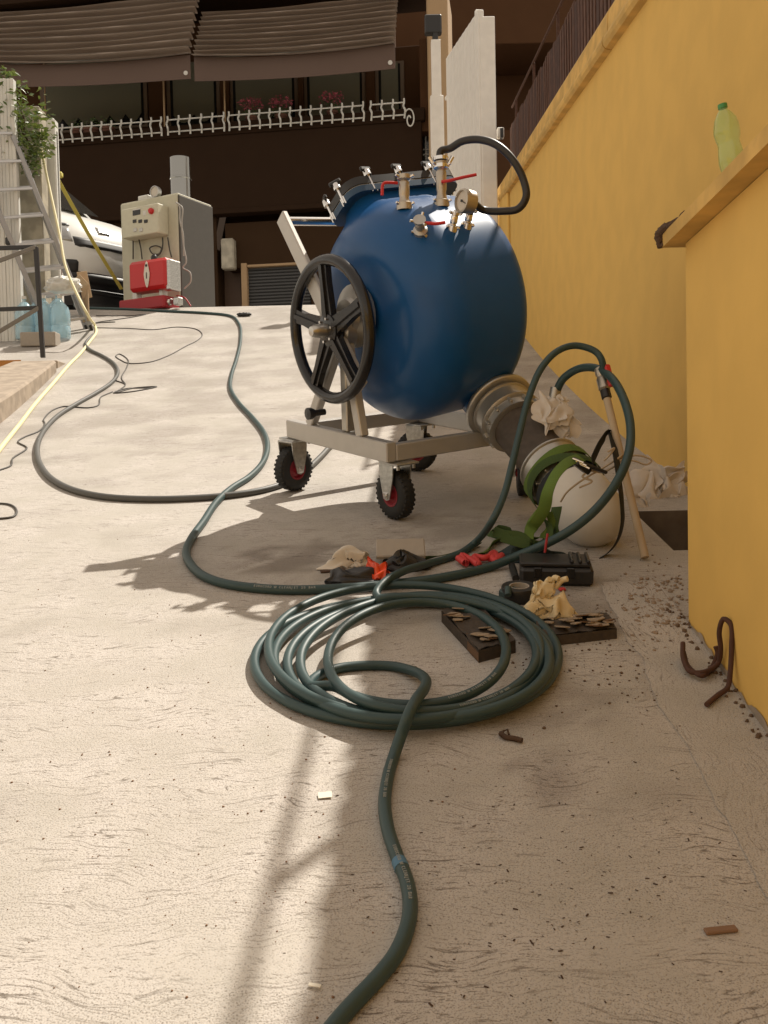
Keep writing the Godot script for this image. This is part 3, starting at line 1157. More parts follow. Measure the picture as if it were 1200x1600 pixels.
func make_building() -> void:
	var yaw := deg_to_rad(8.0)
	var o := at(375, 480, 23.0)
	fac = Transform3D(Basis(Vector3(cos(yaw), 0, sin(yaw)), Vector3.UP, Vector3(-sin(yaw), 0, cos(yaw))), Vector3(o.x, TOP, o.z))
	var b := thing("apartment_building", "brown apartment building with a railed balcony above its garage storey", "building", fac)
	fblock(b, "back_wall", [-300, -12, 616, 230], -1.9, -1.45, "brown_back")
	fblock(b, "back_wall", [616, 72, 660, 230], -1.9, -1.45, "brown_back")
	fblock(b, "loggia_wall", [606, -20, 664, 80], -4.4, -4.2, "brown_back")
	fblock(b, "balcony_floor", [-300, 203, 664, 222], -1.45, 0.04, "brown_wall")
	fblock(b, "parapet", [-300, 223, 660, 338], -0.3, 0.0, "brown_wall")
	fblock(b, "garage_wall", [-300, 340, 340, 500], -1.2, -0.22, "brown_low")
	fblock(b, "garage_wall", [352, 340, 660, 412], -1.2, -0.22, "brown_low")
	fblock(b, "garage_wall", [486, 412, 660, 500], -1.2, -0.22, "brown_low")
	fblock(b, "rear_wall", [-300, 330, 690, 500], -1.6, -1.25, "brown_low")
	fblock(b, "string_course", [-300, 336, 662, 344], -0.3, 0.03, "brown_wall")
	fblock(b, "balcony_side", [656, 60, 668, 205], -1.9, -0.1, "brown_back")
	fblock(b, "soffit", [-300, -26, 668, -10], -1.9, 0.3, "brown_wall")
	# balcony windows, lace behind the glass
	for q in [[62, 230], [260, 344], [358, 466], [474, 572], [586, 632]]:
		var w := fblock(b, "window", [q[0], 96, q[1], 204], -1.45, -1.40, "window_frame")
		fblock(w, "pane", [q[0] + 6, 100, q[1] - 6, 200], -1.40, -1.392, "pane", 0.001)
		# scalloped curtain
		var a := fx(q[0] + 9, 100, -1.385)
		var c := fx(q[1] - 9, 176, -1.385)
		var poly := PackedVector2Array([Vector2(a.x, a.y), Vector2(c.x, a.y), Vector2(c.x, c.y)])
		var n := maxi(2, int((c.x - a.x) / 0.42))
		for k in n:
			for j in 8:
				var t := (k + (j + 1) / 8.0) / n
				poly.append(Vector2(lerpf(c.x, a.x, t), c.y - sin(PI * (j + 1) / 8.0) * 0.2))
		poly.append(Vector2(a.x, c.y))
		var mb := Mb.new()
		prism(mb, Transform3D(), poly, -1.388, -1.38)
		part(w, "curtain", mb, mats["curtain"])
	for x in [[232, 258], [344, 358], [466, 474], [572, 586]]:
		fblock(b, "wall_pier", [x[0], 96, x[1], 205], -1.45, -1.3, "brown_back")
	for x in [255, 350, 69]:
		fblock(b, "balcony_pole", [x - 1.2, 60, x + 1.2, 207], -0.05, -0.01, "column")
	# shutter beside the garage
	var sh := fblock(b, "shutter_frame", [377, 411, 386, 482], -0.4, -0.16, "column")
	fblock(sh, "shutter_frame_top", [386, 411, 486, 415], -0.4, -0.17, "column")
	for k in 13:
		fblock(b, "shutter_slat", [386, 416 + k * 5, 486, 420.6 + k * 5], -0.36, -0.30 + 0.01 * (k % 2), "shutter", 0.02)
	fblock(b, "shutter_backing", [384, 412, 490, 484], -0.5, -0.40, "shutter")
	fblock(b, "door", [340, 422, 377, 484], -0.9, -0.75, "door_wood")
	fblock(b, "meter_box", [345, 372, 365, 420], -0.25, 0.0, "beige_panel", 0.03)
	# side window with bars, at the corner
	fblock(b, "corner_wall", [646, 190, 690, 480], -1.4, -0.5, "brown_wall")
	var gw := fblock(b, "window", [649, 197, 683, 272], -0.5, -0.46, "pane")
	for k in 5:
		fblock(gw, "window_bar", [651.5 + k * 6.4, 199, 653.6 + k * 6.4, 271], -0.46, -0.42, "white_iron")
	for y in [198, 232, 240, 269]:
		fblock(gw, "window_bar", [650, y, 682, y + 1.8], -0.47, -0.43, "white_iron")
	fblock(b, "corner_column", [670, -26, 703, 480], -1.2, 0.35, "column", 0.03)

	# the white balcony railing with bowed bars
	var r := thing("balcony_railing", "white wrought iron balcony railing with bowed bars", "railing", fac)
	var y1 := fx(375, 188, 0.12).y
	for q in [[82, 252], [262, 350], [358, 568], [580, 632]]:
		var a := fx(q[0], 190, 0.12)
		var c := fx(q[1], 190, 0.12)
		for v in [0.13, -0.15]:
			var mb := Mb.new()
			rod(mb, Vector3(a.x, y1 + v, 0.12), Vector3(c.x, y1 + v, 0.12), 0.018, 6)
			part(r, "rail", mb, mats["white_iron"])
		var n := int(round((c.x - a.x) / 0.255))
		for k in n + 1:
			var x := lerpf(a.x, c.x, k / float(n))
			var mb := Mb.new()
			tube(mb, spline(PackedVector3Array([Vector3(x, y1 + 0.22, 0.12), Vector3(x, y1 + 0.13, 0.12), Vector3(x - 0.015, y1 + 0.03, 0.16), Vector3(x + 0.03, y1 - 0.08, 0.22), Vector3(x + 0.015, y1 - 0.15, 0.15), Vector3(x, y1 - 0.23, 0.12)]), 4), 0.024, 6)
			part(r, "bar", mb, mats["white_iron"])
	for k in 3:
		var c := fx(640 + k * 9, 178, 0.12)
		var mb := Mb.new()
		var pts := PackedVector3Array()
		for j in 26:
			var t := j / 25.0
			var aa := t * TAU * 1.35 + 0.5
			var rr := lerpf(0.05, 0.26, t)
			pts.append(Vector3(c.x + cos(aa) * rr * 0.5, c.y - 0.12 + sin(aa) * rr, 0.12 - k * 0.25))
		tube(mb, pts, 0.018, 6)
		part(r, "scroll", mb, mats["white_iron"])
	# pots and flowers on the balcony
	for q in [[120, 0.16, "dark pot behind the left end of the balcony railing"], [143, 0.2, "reddish pot near the left of the balcony"], [168, 0.17, "third pot from the left on the balcony"], [395, 0.15, "pot of pink flowers, left of two on the balcony"], [440, 0.14, "pot of pink flowers, right of two on the balcony"], [520, 0.12, "low pot on the balcony right of the pink flowers"]]:
		var p := fx(q[0], 200, -0.35)
		var t := thing("flower_pot", q[2], "flower pot", fac * Transform3D(Basis(), Vector3(p.x, fx(375, 203, 0).y, -0.35)), "pots on the balcony")
		var mb := Mb.new()
		lathe(mb, Transform3D(), [Vector2(0, 0), Vector2(q[1] * 0.7, 0), Vector2(q[1], 0.34), Vector2(q[1] + 0.02, 0.34), Vector2(q[1] + 0.02, 0.4), Vector2(q[1] - 0.02, 0.4), Vector2(0, 0.36)], 14)
		part(t, "pot", mb, mats["terracotta"])
		var mf := Mb.new()
		leaves(mf, Vector3(0, 0.5, 0), Vector3(0.25, 0.18, 0.22), 90, 0.07)
		tag(part(t, "foliage", mf, mats["leaf_a"]), "", "", "", "stuff")
		if "pink" in q[2]:
			var mp := Mb.new()
			leaves(mp, Vector3(0, 0.68, 0.08), Vector3(0.36, 0.16, 0.2), 130, 0.075)
			tag(part(t, "flowers", mp, mats["petal"]), "", "", "", "stuff")
	# the two drop awnings
	awning("awning", [-40, 297], -14, [137, 124], "left rippled brown drop awning of the upper balcony")
	awning("awning", [303, 617], -14, [128, 108], "right rippled brown drop awning of the upper balcony, its edge by the corner column")

	# next building behind the fence
	var nb := thing("neighbour_building", "ochre brown building with a dark balcony band behind the slat fence", "building", Transform3D(Basis(), Vector3(9, TOP, -29)))
	var mb := Mb.new()
	slab(mb, Vector3(1.2, TOP - 1.0, -33), Vector3(18, 11.2, -28.6), 0.02)
	part(nb, "wall", mb, mats["brown_back"], true)
	mb = Mb.new()
	slab(mb, Vector3(1.2, 13.6, -33), Vector3(18, 17.0, -28.4), 0.02)
	part(nb, "upper_wall", mb, mats["brown_back"], true)
	mb = Mb.new()
	slab(mb, Vector3(1.4, 11.2, -33), Vector3(18, 13.6, -30.6), 0.02)
	part(nb, "balcony_recess", mb, mats["brown_back"], true)
	for k in 3:
		mb = Mb.new()
		slab(mb, Vector3(3.1 + k * 1.7, 7.0, -28.6), Vector3(4.1 + k * 1.7, 9.0, -28.55), 0.01)
		var w := part(nb, "window", mb, mats["window_frame"], true)
		mb = Mb.new()
		slab(mb, Vector3(3.2 + k * 1.7, 7.1, -28.55), Vector3(4.0 + k * 1.7, 8.9, -28.54), 0.003)
		part(w, "pane", mb, mats["pane"], true)


func awning(called: String, xr: Array, top: float, bottom: Array, label: String) -> void:
	var a := thing(called, label, "awning", fac, "drop awnings of the upper balcony")
	var z := 0.75
	var x0 := fx(xr[0], 60, z).x
	var x1 := fx(xr[1], 60, z).x
	var y1 := fx((xr[0] + xr[1]) / 2.0, top, z).y
	var ya := fx(xr[0], bottom[0], z).y
	var yb := fx(xr[1], bottom[1], z).y
	var mb := Mb.new()
	var cols := 28
	var rows := 150
	var folds := 9.0
	var ext := 0.52
	for side in [0.0, -0.006]:
		var f := mb.v.size()
		for i in rows + 1:
			for j in cols + 1:
				var u := j / float(cols)
				var v := i / float(rows)
				var bot := lerpf(ya, yb, u) + ext
				var sag := -0.10 * sin(PI * u) * (0.3 + 0.7 * v)
				var ph := v * folds
				var w := absf(sin(PI * ph + 0.25 * sin(u * 5.0 + floor(ph) * 1.7)))
				var p := Vector3(lerpf(x0, x1, u), lerpf(y1, bot, v) + sag, z + 0.25 * (1.0 - w) - 0.8 * (1.0 - v) + side)
				mb.vert(p, Vector3(0, 0, 1 if side == 0.0 else -1))
		for i in rows:
			for j in cols:
				var q := f + i * (cols + 1) + j
				mb.face(q, q + 1, q + cols + 2)
				mb.face(q, q + cols + 2, q + cols + 1)
		mb.smooth_from_faces(f)
	part(a, "fabric", mb, mats["awning"])
	mb = Mb.new()
	var poly := PackedVector2Array()
	for j in 21:
		var u := j / 20.0
		poly.append(Vector2(lerpf(x0, x1, u), lerpf(ya, yb, u) - 0.06 * sin(PI * u)))
	for j in 21:
		var u := 1.0 - j / 20.0
		poly.append(Vector2(lerpf(x0, x1, u), lerpf(ya, yb, u) + ext + 0.02 - 0.10 * sin(PI * u)))
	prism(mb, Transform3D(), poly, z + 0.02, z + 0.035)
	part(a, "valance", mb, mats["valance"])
	mb = Mb.new()
	rod(mb, Vector3(x1 - 0.11, yb + 0.13, z + 0.03), Vector3(x1 - 0.11, yb + 0.13, z + 0.06), 0.05, 10)
	part(a, "end_button", mb, mats["white_iron"])
	mb = Mb.new()
	rod(mb, Vector3(x0 + 0.02, ya + ext, z - 0.01), Vector3(x1 - 0.02, yb + ext, z - 0.01), 0.02, 8)
	part(a, "weight_bar", mb, mats["grey_iron"])


# many small leaf-shaped faces spread through a volume
func leaves(mb: Mb, c: Vector3, r: Vector3, n: int, s: float) -> void:
	for k in n:
		var u := Vector3(rng.randfn(), rng.randfn(), rng.randfn()).normalized() * pow(rng.randf(), 0.45)
		var p := c + u * r
		var bs := Basis.from_euler(Vector3(rng.randf_range(-1.2, 1.2), rng.randf_range(0, TAU), rng.randf_range(-0.8, 0.8)))
		var l := s * rng.randf_range(0.6, 1.3)
		var a := p - bs.x * l * 0.5
		var b := p + bs.x * l * 0.5
		var q := p + bs.z * l * 0.24 + bs.y * l * 0.08
		var t := p - bs.z * l * 0.24 + bs.y * l * 0.08
		mb.tri(a, q, b, bs.y)
		mb.tri(a, b, t, bs.y)


func make_gate() -> void:
	var d0 := 15.3
	var d1 := 13.75
	var a := at(698, 92, d0)
	var b := at(746, 20, d1)
	var g := thing("slatted_gate", "tall white metal gate leaf standing open beside the tall wall", "gate", Transform3D(Basis(), Vector3(b.x, ramp(d1), b.z)))
	var dir := (b - a)
	dir.y = 0
	var len := dir.length()
	var ax := dir.normalized()
	var side := Vector3.UP.cross(ax).normalized()
	var base := Vector3(a.x, 3.45, a.z)
	var n := 20
	for k in n:
		var mb := Mb.new()
		var t := (k + 0.5) / n
		var top := lerpf(a.y, b.y, t)
		var p := base + ax * len * t
		box(mb, Transform3D(Basis(ax, Vector3.UP, ax.cross(Vector3.UP)), Vector3(p.x, (3.5 + top) / 2, p.z)), Vector3(len / n - 0.006, top - 3.5, 0.03 + 0.006 * (k % 2)), 0.004)
		part(g, "slat", mb, mats["white_gate"], true)
	# thick closing stile with its guide groove
	for q in [[0.02, 0.06], [0.10, 0.07]]:
		var mb := Mb.new()
		var p: Vector3 = base + ax * (len + q[0] + 0.01)
		box(mb, Transform3D(Basis(ax, Vector3.UP, ax.cross(Vector3.UP)), Vector3(p.x, (3.3 + b.y) / 2, p.z)), Vector3(q[1], b.y - 3.3 + 0.06 - q[0], 0.09), 0.008)
		part(g, "stile", mb, mats["white_gate"], true)
	var mb := Mb.new()
	var e := base + ax * (len + 0.16)
	slab(mb, Vector3(e.x - 0.02, 3.3, e.z - 0.08), Vector3(e.x + 0.19, b.y - 0.12, e.z), 0.01)
	part(g, "stile", mb, mats["white_gate"], true)
	for y in [60.0, 170.0]:
		mb = Mb.new()
		var h := at(700, y + 90, d0)
		bar(mb, h - ax * 0.12 , h + ax * 0.02, 0.04, 0.05)
		part(g, "hinge", mb, mats["white_gate"], true)
	mb = Mb.new()
	var h := at(784, 205, d1)
	slab(mb, h - Vector3(0.07, 0.10, 0.05), h + Vector3(0.03, 0.04, 0.05), 0.01)
	part(g, "latch", mb, mats["white_gate"], true)
	mb = Mb.new()
	slab(mb, h - Vector3(0.03, 0.11, 0.02), h + Vector3(0.01, 0.02, 0.08), 0.005)
	part(g, "latch_slot", mb, mats["black_plastic"], true)

	var pst := at(684, 250, 15.6)
	var pt := thing("gate_post", "white two step gate post with a dark flood lamp on top", "post", Transform3D(Basis(), Vector3(pst.x, TOP, pst.z)))
	var y1 := at(686, 152, 15.6).y - TOP
	var y2 := at(680, 64, 15.6).y - TOP
	mb = Mb.new()
	slab(mb, Vector3(-0.105, 0, -0.1), Vector3(0.105, y1, 0.1), 0.012)
	part(pt, "lower_post", mb, mats["white_gate"])
	mb = Mb.new()
	slab(mb, Vector3(-0.075, y1, -0.07), Vector3(0.075, y2, 0.07), 0.01)
	part(pt, "upper_post", mb, mats["white_gate"])
	mb = Mb.new()
	slab(mb, Vector3(-0.05, y2, -0.05), Vector3(0.04, y2 + 0.14, 0.05), 0.01)
	slab(mb, Vector3(-0.17, y2 + 0.10, -0.08), Vector3(0.10, y2 + 0.40, 0.06), 0.02)
	part(pt, "flood_lamp", mb, mats["black_plastic"])
	mb = Mb.new()
	slab(mb, Vector3(0.06, 0.9, 0.02), Vector3(0.2, 1.15, 0.12), 0.02)
	part(pt, "lock", mb, mats["rust"])


# ------------------------------------------------------------------ left side

func make_left_side() -> void:
	# white ribbed shed panel
	var s := thing("ribbed_shed", "white ribbed metal shed side behind the ladder at the left edge", "shed", Transform3D(Basis(), Vector3(-4.9, ramp(12.0), -12.0)))
	for k in 40:
		var x := at(30, 400, 12.0).x - 0.044 * k
		var mb := Mb.new()
		slab(mb, Vector3(x - 0.043, ramp(12) - 0.2, -12.1), Vector3(x, 6.15, -12.0 - 0.006 * (k % 2)), 0.005)
		part(s, "rib", mb, mats["white_panel"], true)
	var mb := Mb.new()
	var xr := at(72, 300, 12.6).x
	slab(mb, Vector3(xr - 0.62, ramp(12.2), -12.75), Vector3(xr - 0.02, 6.0, -12.5), 0.01)
	part(s, "side_panel", mb, mats["beige_panel"], true)
	# white concrete post
	var p := at(83, 300, 12.9)
	var t := thing("white_post", "square white post between the shrub and the van", "post", Transform3D(Basis(), Vector3(p.x, ramp(12.9), -12.9)))
	mb = Mb.new()
	var h := at(76, 188, 12.9).y - ramp(12.9)
	slab(mb, Vector3(-0.075, -0.05, -0.08), Vector3(0.075, h, 0.08), 0.015)
	part(t, "post", mb, mats["white_panel"])
	mb = Mb.new()
	slab(mb, Vector3(0.075, 0.5, -0.02), Vector3(0.08, h - 0.15, 0.02), 0.001)
	part(t, "edge_strip", mb, mats["galvanised"])
	# shrub over the shed
	var c := at(38, 190, 12.2)
	t = thing("shrub", "glossy leaved green shrub hanging over the shed behind the ladder", "shrub", Transform3D(Basis(), c - Vector3(0, 1.0, 0)))
	for q in [["leaf_a", 620], ["leaf_b", 330]]:
		mb = Mb.new()
		for w in [[34, 175, 0.42], [50, 205, 0.34], [30, 225, 0.30], [58, 240, 0.22], [48, 262, 0.14], [10, 140, 0.30], [66, 218, 0.18], [4, 118, 0.16], [18, 185, 0.3]]:
			leaves(mb, at(w[0], w[1], 12.2), Vector3(w[2], w[2], w[2]) * 0.95, int(q[1] * w[2] * 0.42), 0.085)
		tag(part(t, "foliage", mb, mats[q[0]], true), "", "", "", "stuff")
	mb = Mb.new()
	for w in [[34, 175], [50, 240], [10, 140], [66, 218]]:
		tube(mb, spline(PackedVector3Array([at(36, 210, 12.25), at((36 + w[0]) / 2.0 + 3, (205 + w[1]) / 2.0, 12.2), at(w[0], w[1], 12.2)]), 5), 0.012, 5)
	part(t, "stem", mb, mats["twig"], true)

	# double ladder leaning to the left against the shed
	var l := thing("ladder", "aluminium extension ladder leaning left against the white shed", "ladder", Transform3D(Basis(), at(115, 520, 11.2)))
	for sct in 2:
		var off := Vector3(-0.10, 0.02, -0.12) * sct
		var rb := ground(143, 516) + off
		var lb := ground(80, 527) + off
		var up := (at(20 - 24 * sct, 212 - 95 * sct, 12.0) - ground(143, 516))
		var ln := up.length()
		up = up.normalized()
		for b0 in [rb, lb]:
			mb = Mb.new()
			bar(mb, b0, b0 + up * ln, 0.06, 0.075, Vector3(0.35, 0.1, 1), 0.006)
			var rail := part(l, "rail", mb, mats["ladder_rail"], true)
			mb = Mb.new()
			bar(mb, b0 - up * 0.03, b0 + up * 0.07, 0.036, 0.085, Vector3(0.35, 0.1, 1), 0.006)
			part(rail, "foot", mb, mats["black_plastic"], true)
		var m := 8 if sct == 0 else 9
		for k in m:
			var q := up * (0.17 + 0.335 * k + 0.03 * sct)
			mb = Mb.new()
			bar(mb, rb + q, lb + q, 0.045, 0.034, up, 0.006)
			part(l, "rung", mb, mats["aluminium"], true)
		if sct == 0:
			for k in [1, 2, 3, 4]:
				mb = Mb.new()
				var q: Vector3 = lb + up * (0.6 + k * 0.62) + Vector3(-0.03, 0, 0.02)
				box(mb, Transform3D(Basis(), q), Vector3(0.06, 0.09, 0.05), 0.01)
				part(l, "clip", mb, mats["black_plastic"], true)

	# black pipe railing round the stairwell
	var f := at(67, 553, 10.45)
	f.y = ramp(10.4) + 0.09
	t = thing("pipe_railing", "black steel pipe railing at the head of the stairwell", "railing", Transform3D(Basis(), f))
	var ht := at(56, 386, 10.45)
	var hm := at(61, 481, 10.45)
	mb = Mb.new()
	bar(mb, f, ht, 0.045, 0.045, Vector3(0, 0, 1))
	part(t, "post", mb, mats["black_iron"], true)
	for q in [[ht, Vector3(-3, -0.03, 0)], [hm, Vector3(-3, -0.06, 0)], [ht, Vector3(-3.0, -1.55, 1.4)], [hm, Vector3(-3.0, -2.2, 1.4)]]:
		mb = Mb.new()
		bar(mb, q[0], q[0] + q[1], 0.042, 0.042)
		part(t, "rail", mb, mats["black_iron" if q[1].z == 0 else "grey_iron"], true)
	# blue shrink-wrapped water bottles behind the ladder
	var wb := at(72, 500, 11.9)
	var i := 0
	for q in [[-0.28, 0.0], [-0.05, 0.03], [0.16, 0.0], [-0.17, 0.22], [0.05, 0.24]]:
		var o := thing("water_bottle", "", "bottle", Transform3D(Basis(Vector3.UP, i), Vector3(wb.x + q[0], ramp(11.95 + q[1]) + 0.02, -11.95 - q[1])), "blue water bottles behind the ladder")
		tag(o, ["leftmost large blue water bottle in front of the shed", "large blue water bottle in the middle of the front row behind the ladder", "large blue water bottle nearest the ladder's right rail", "large blue water bottle in the back row on the left", "large blue water bottle in the back row on the right"][i])
		mb = Mb.new()
		lathe(mb, Transform3D(), [Vector2(0, 0), Vector2(0.11, 0.005), Vector2(0.118, 0.02), Vector2(0.118, 0.14), Vector2(0.110, 0.16), Vector2(0.118, 0.18), Vector2(0.118, 0.32), Vector2(0.10, 0.39), Vector2(0.05, 0.45), Vector2(0.024, 0.47), Vector2(0.024, 0.5), Vector2(0, 0.5)], 18)
		part(o, "bottle_body", mb, mats["bottle_blue"])
		mb = Mb.new()
		lathe(mb, Transform3D(), [Vector2(0, 0.535), Vector2(0.028, 0.535), Vector2(0.029, 0.5), Vector2(0, 0.498)], 14)
		part(o, "cap", mb, mats["white_iron"])
		i += 1
	mb = Mb.new()
	crumple(mb, Transform3D(Basis(), wb + Vector3(0.22, 0.42, -0.05)), Vector3(0.2, 0.1, 0.14), 31, 0.3, 30)
	solo("white_sack", mb, mats["white_panel"], "crumpled white sack on top of the blue water bottles", "sack")
	mb = Mb.new()
	slab(mb, Vector3(wb.x - 0.2, ramp(11.6), -11.75), Vector3(wb.x + 0.22, ramp(11.6) + 0.17, -11.55), 0.01)
	solo("grey_crate", mb, mats["card_grey"], "low grey crate in front of the blue water bottles", "crate")
	# torn cardboard by the van
	mb = Mb.new()
	var cp := at(133, 470, 12.6)
	box(mb, Transform3D(Basis.from_euler(Vector3(0.2, 0.5, 0.22)), at(132, 445, 12.6)), Vector3(0.13, 0.34, 0.02), 0.004)
	box(mb, Transform3D(Basis.from_euler(Vector3(-0.1, -0.6, 0.12)), at(134, 478, 12.62)), Vector3(0.12, 0.42, 0.02), 0.004)
	box(mb, Transform3D(Basis.from_euler(Vector3(0.5, 0.2, 0.7)), at(127, 440, 12.5)), Vector3(0.10, 0.16, 0.015), 0.004)
	solo("cardboard", mb, mats["cardboard"], "torn brown cardboard standing between the ladder and the van", "cardboard")


# ------------------------------------------------------------------ white van, nose to the right

func make_van() -> void:
	var head := deg_to_rad(-38.0)         # its nose points right and towards the camera
	var nose := at(176, 470, 15.6)
	var xf := Transform3D(Basis(Vector3.UP, head).scaled(Vector3.ONE * 1.2), Vector3(nose.x, TOP, nose.z))
	var v := thing("van", "white van with its black lower bumper, nose out beside the boiler", "van", xf)
	# side outline: x forward, y up; nose at x = 0
	var side := PackedVector2Array([Vector2(-4.4, 0.42), Vector2(-0.18, 0.42), Vector2(-0.04, 0.55), Vector2(0.0, 0.8), Vector2(-0.03, 1.0), Vector2(-0.10, 1.16), Vector2(-0.22, 1.33), Vector2(-0.45, 1.48), Vector2(-0.8, 1.6), Vector2(-1.25, 1.72), Vector2(-2.1, 2.35), Vector2(-2.6, 2.46), Vector2(-4.4, 2.46)])
	var mb := Mb.new()
	var w := 0.92
	# rounded in plan: slices across the width pull the nose back near the sides
	var zs := [-1.0, -0.97, -0.88, -0.7, -0.4, 0.0, 0.4, 0.7, 0.88, 0.97, 1.0]
	var smooth := Geometry2D.offset_polygon(side, 0.0)[0]
	for k in zs.size():
		var q: float = absf(zs[k])
		var pull := 0.34 * pow(q, 3.0)
		var shrink := 1.0 - 0.05 * pow(q, 10.0)
		for p in side:
			mb.vert(Vector3(p.x - pull * clampf((p.x + 3.0) / 3.0, 0, 1), 0.42 + (p.y - 0.42) * shrink, zs[k] * w), Vector3(p.x + 2.0, p.y - 1.2, zs[k]).normalized())
	var n := side.size()
	for k in zs.size() - 1:
		for j in n:
			var a := k * n + j
			var b := k * n + (j + 1) % n
			mb.face(a, b, b + n)
			mb.face(a, b + n, a + n)
	mb.smooth_from_faces(0)
	for e in [0, (zs.size() - 1) * n]:
		var t := Geometry2D.triangulate_polygon(side)
		for k in range(0, t.size(), 3):
			mb.tri(mb.v[e + t[k]], mb.v[e + t[k + 1]], mb.v[e + t[k + 2]], Vector3(0, 0, -1 if e == 0 else 1))
	part(v, "body", mb, mats["van_white"])
	# bumper, grille and lamps lie over the nose
	var nose_x := func(y: float, z: float) -> float:
		var x := 0.0
		for j in range(1, 8):
			if side[j].y <= y and side[j + 1].y >= y:
				x = lerpf(side[j].x, side[j + 1].x, (y - side[j].y) / (side[j + 1].y - side[j].y))
		return x - 0.34 * pow(absf(z) / w, 3.0)
	var strip := func(y0: float, y1: float, z0: float, z1: float, out: float) -> Mb:
		var m := Mb.new()
		var cols := 12
		for side_out in [out, -0.06]:
			for i in 7:
				for j in cols + 1:
					var y := lerpf(y0, y1, i / 6.0)
					var z := lerpf(z0, z1, j / float(cols))
					var edge := minf(minf(i, 6 - i) / 1.0, minf(j, cols - j) / 1.0)
					m.vert(Vector3(nose_x.call(y, z) + (side_out if edge > 0 else -0.02), y, z), Vector3(1 if side_out == out else -1, 0, 0))
			var f := m.v.size() - 7 * (cols + 1)
			for i in 6:
				for j in cols:
					var a := f + i * (cols + 1) + j
					m.face(a, a + 1, a + cols + 2)
					m.face(a, a + cols + 2, a + cols + 1)
			m.smooth_from_faces(f)
		return m
	part(v, "bumper", strip.call(0.36, 0.66, -0.9, 0.9, 0.05), mats["van_black"])
	part(v, "bumper", strip.call(0.20, 0.42, -0.86, 0.86, 0.0), mats["van_black"])
	part(v, "air_intake", strip.call(0.60, 0.80, -0.86, -0.46, 0.02), mats["van_black"])
	part(v, "air_intake", strip.call(0.60, 0.80, 0.46, 0.86, 0.02), mats["van_black"])
	part(v, "grille", strip.call(0.96, 1.12, -0.52, 0.52, 0.015), mats["van_black"])
	part(v, "headlight", strip.call(1.02, 1.27, 0.50, 0.88, 0.02), mats["lamp_glass"])
	part(v, "headlight", strip.call(1.02, 1.27, -0.88, -0.50, 0.02), mats["lamp_glass"])
	part(v, "headlight_seam", strip.call(1.26, 1.30, 0.46, 0.9, 0.012), mats["van_black"])
	part(v, "bonnet_emblem", strip.call(1.2, 1.32, -0.10, 0.10, 0.02), mats["galvanised"])
	for q in [[-0.95, 0.82], [-0.95, -0.82], [-3.6, 0.82], [-3.6, -0.82]]:
		mb = Mb.new()
		var wx := Transform3D(Basis(Vector3.RIGHT, PI / 2), Vector3(q[0], 0.34, q[1]))
		lathe(mb, wx, [Vector2(0.18, -0.1), Vector2(0.30, -0.11), Vector2(0.34, -0.08), Vector2(0.34, 0.08), Vector2(0.30, 0.11), Vector2(0.18, 0.1)], 24)
		var tyre := part(v, "tyre", mb, mats["rubber"])
		mb = Mb.new()
		lathe(mb, wx, [Vector2(0, -0.08), Vector2(0.2, -0.09), Vector2(0.2, 0.09), Vector2(0, 0.08)], 18)
		part(tyre, "rim", mb, mats["galvanised"])
	mb = Mb.new()
	slab(mb, Vector3(-4.2, 0.25, -0.8), Vector3(-0.4, 0.45, 0.8), 0.02)
	part(v, "underbody", mb, mats["van_black"])
	mb = Mb.new()
	mb.quad(Vector3(-1.33, 1.80, -0.78), Vector3(-1.33, 1.80, 0.78), Vector3(-2.02, 2.31, 0.72), Vector3(-2.02, 2.31, -0.72), Vector3(1, 1, 0))
	for k in mb.v.size():
		mb.v[k] += Vector3(0.01, 0.012, 0)
	part(v, "windscreen", mb, mats["pane"])


# ------------------------------------------------------------------ steam boiler at the head of the ramp

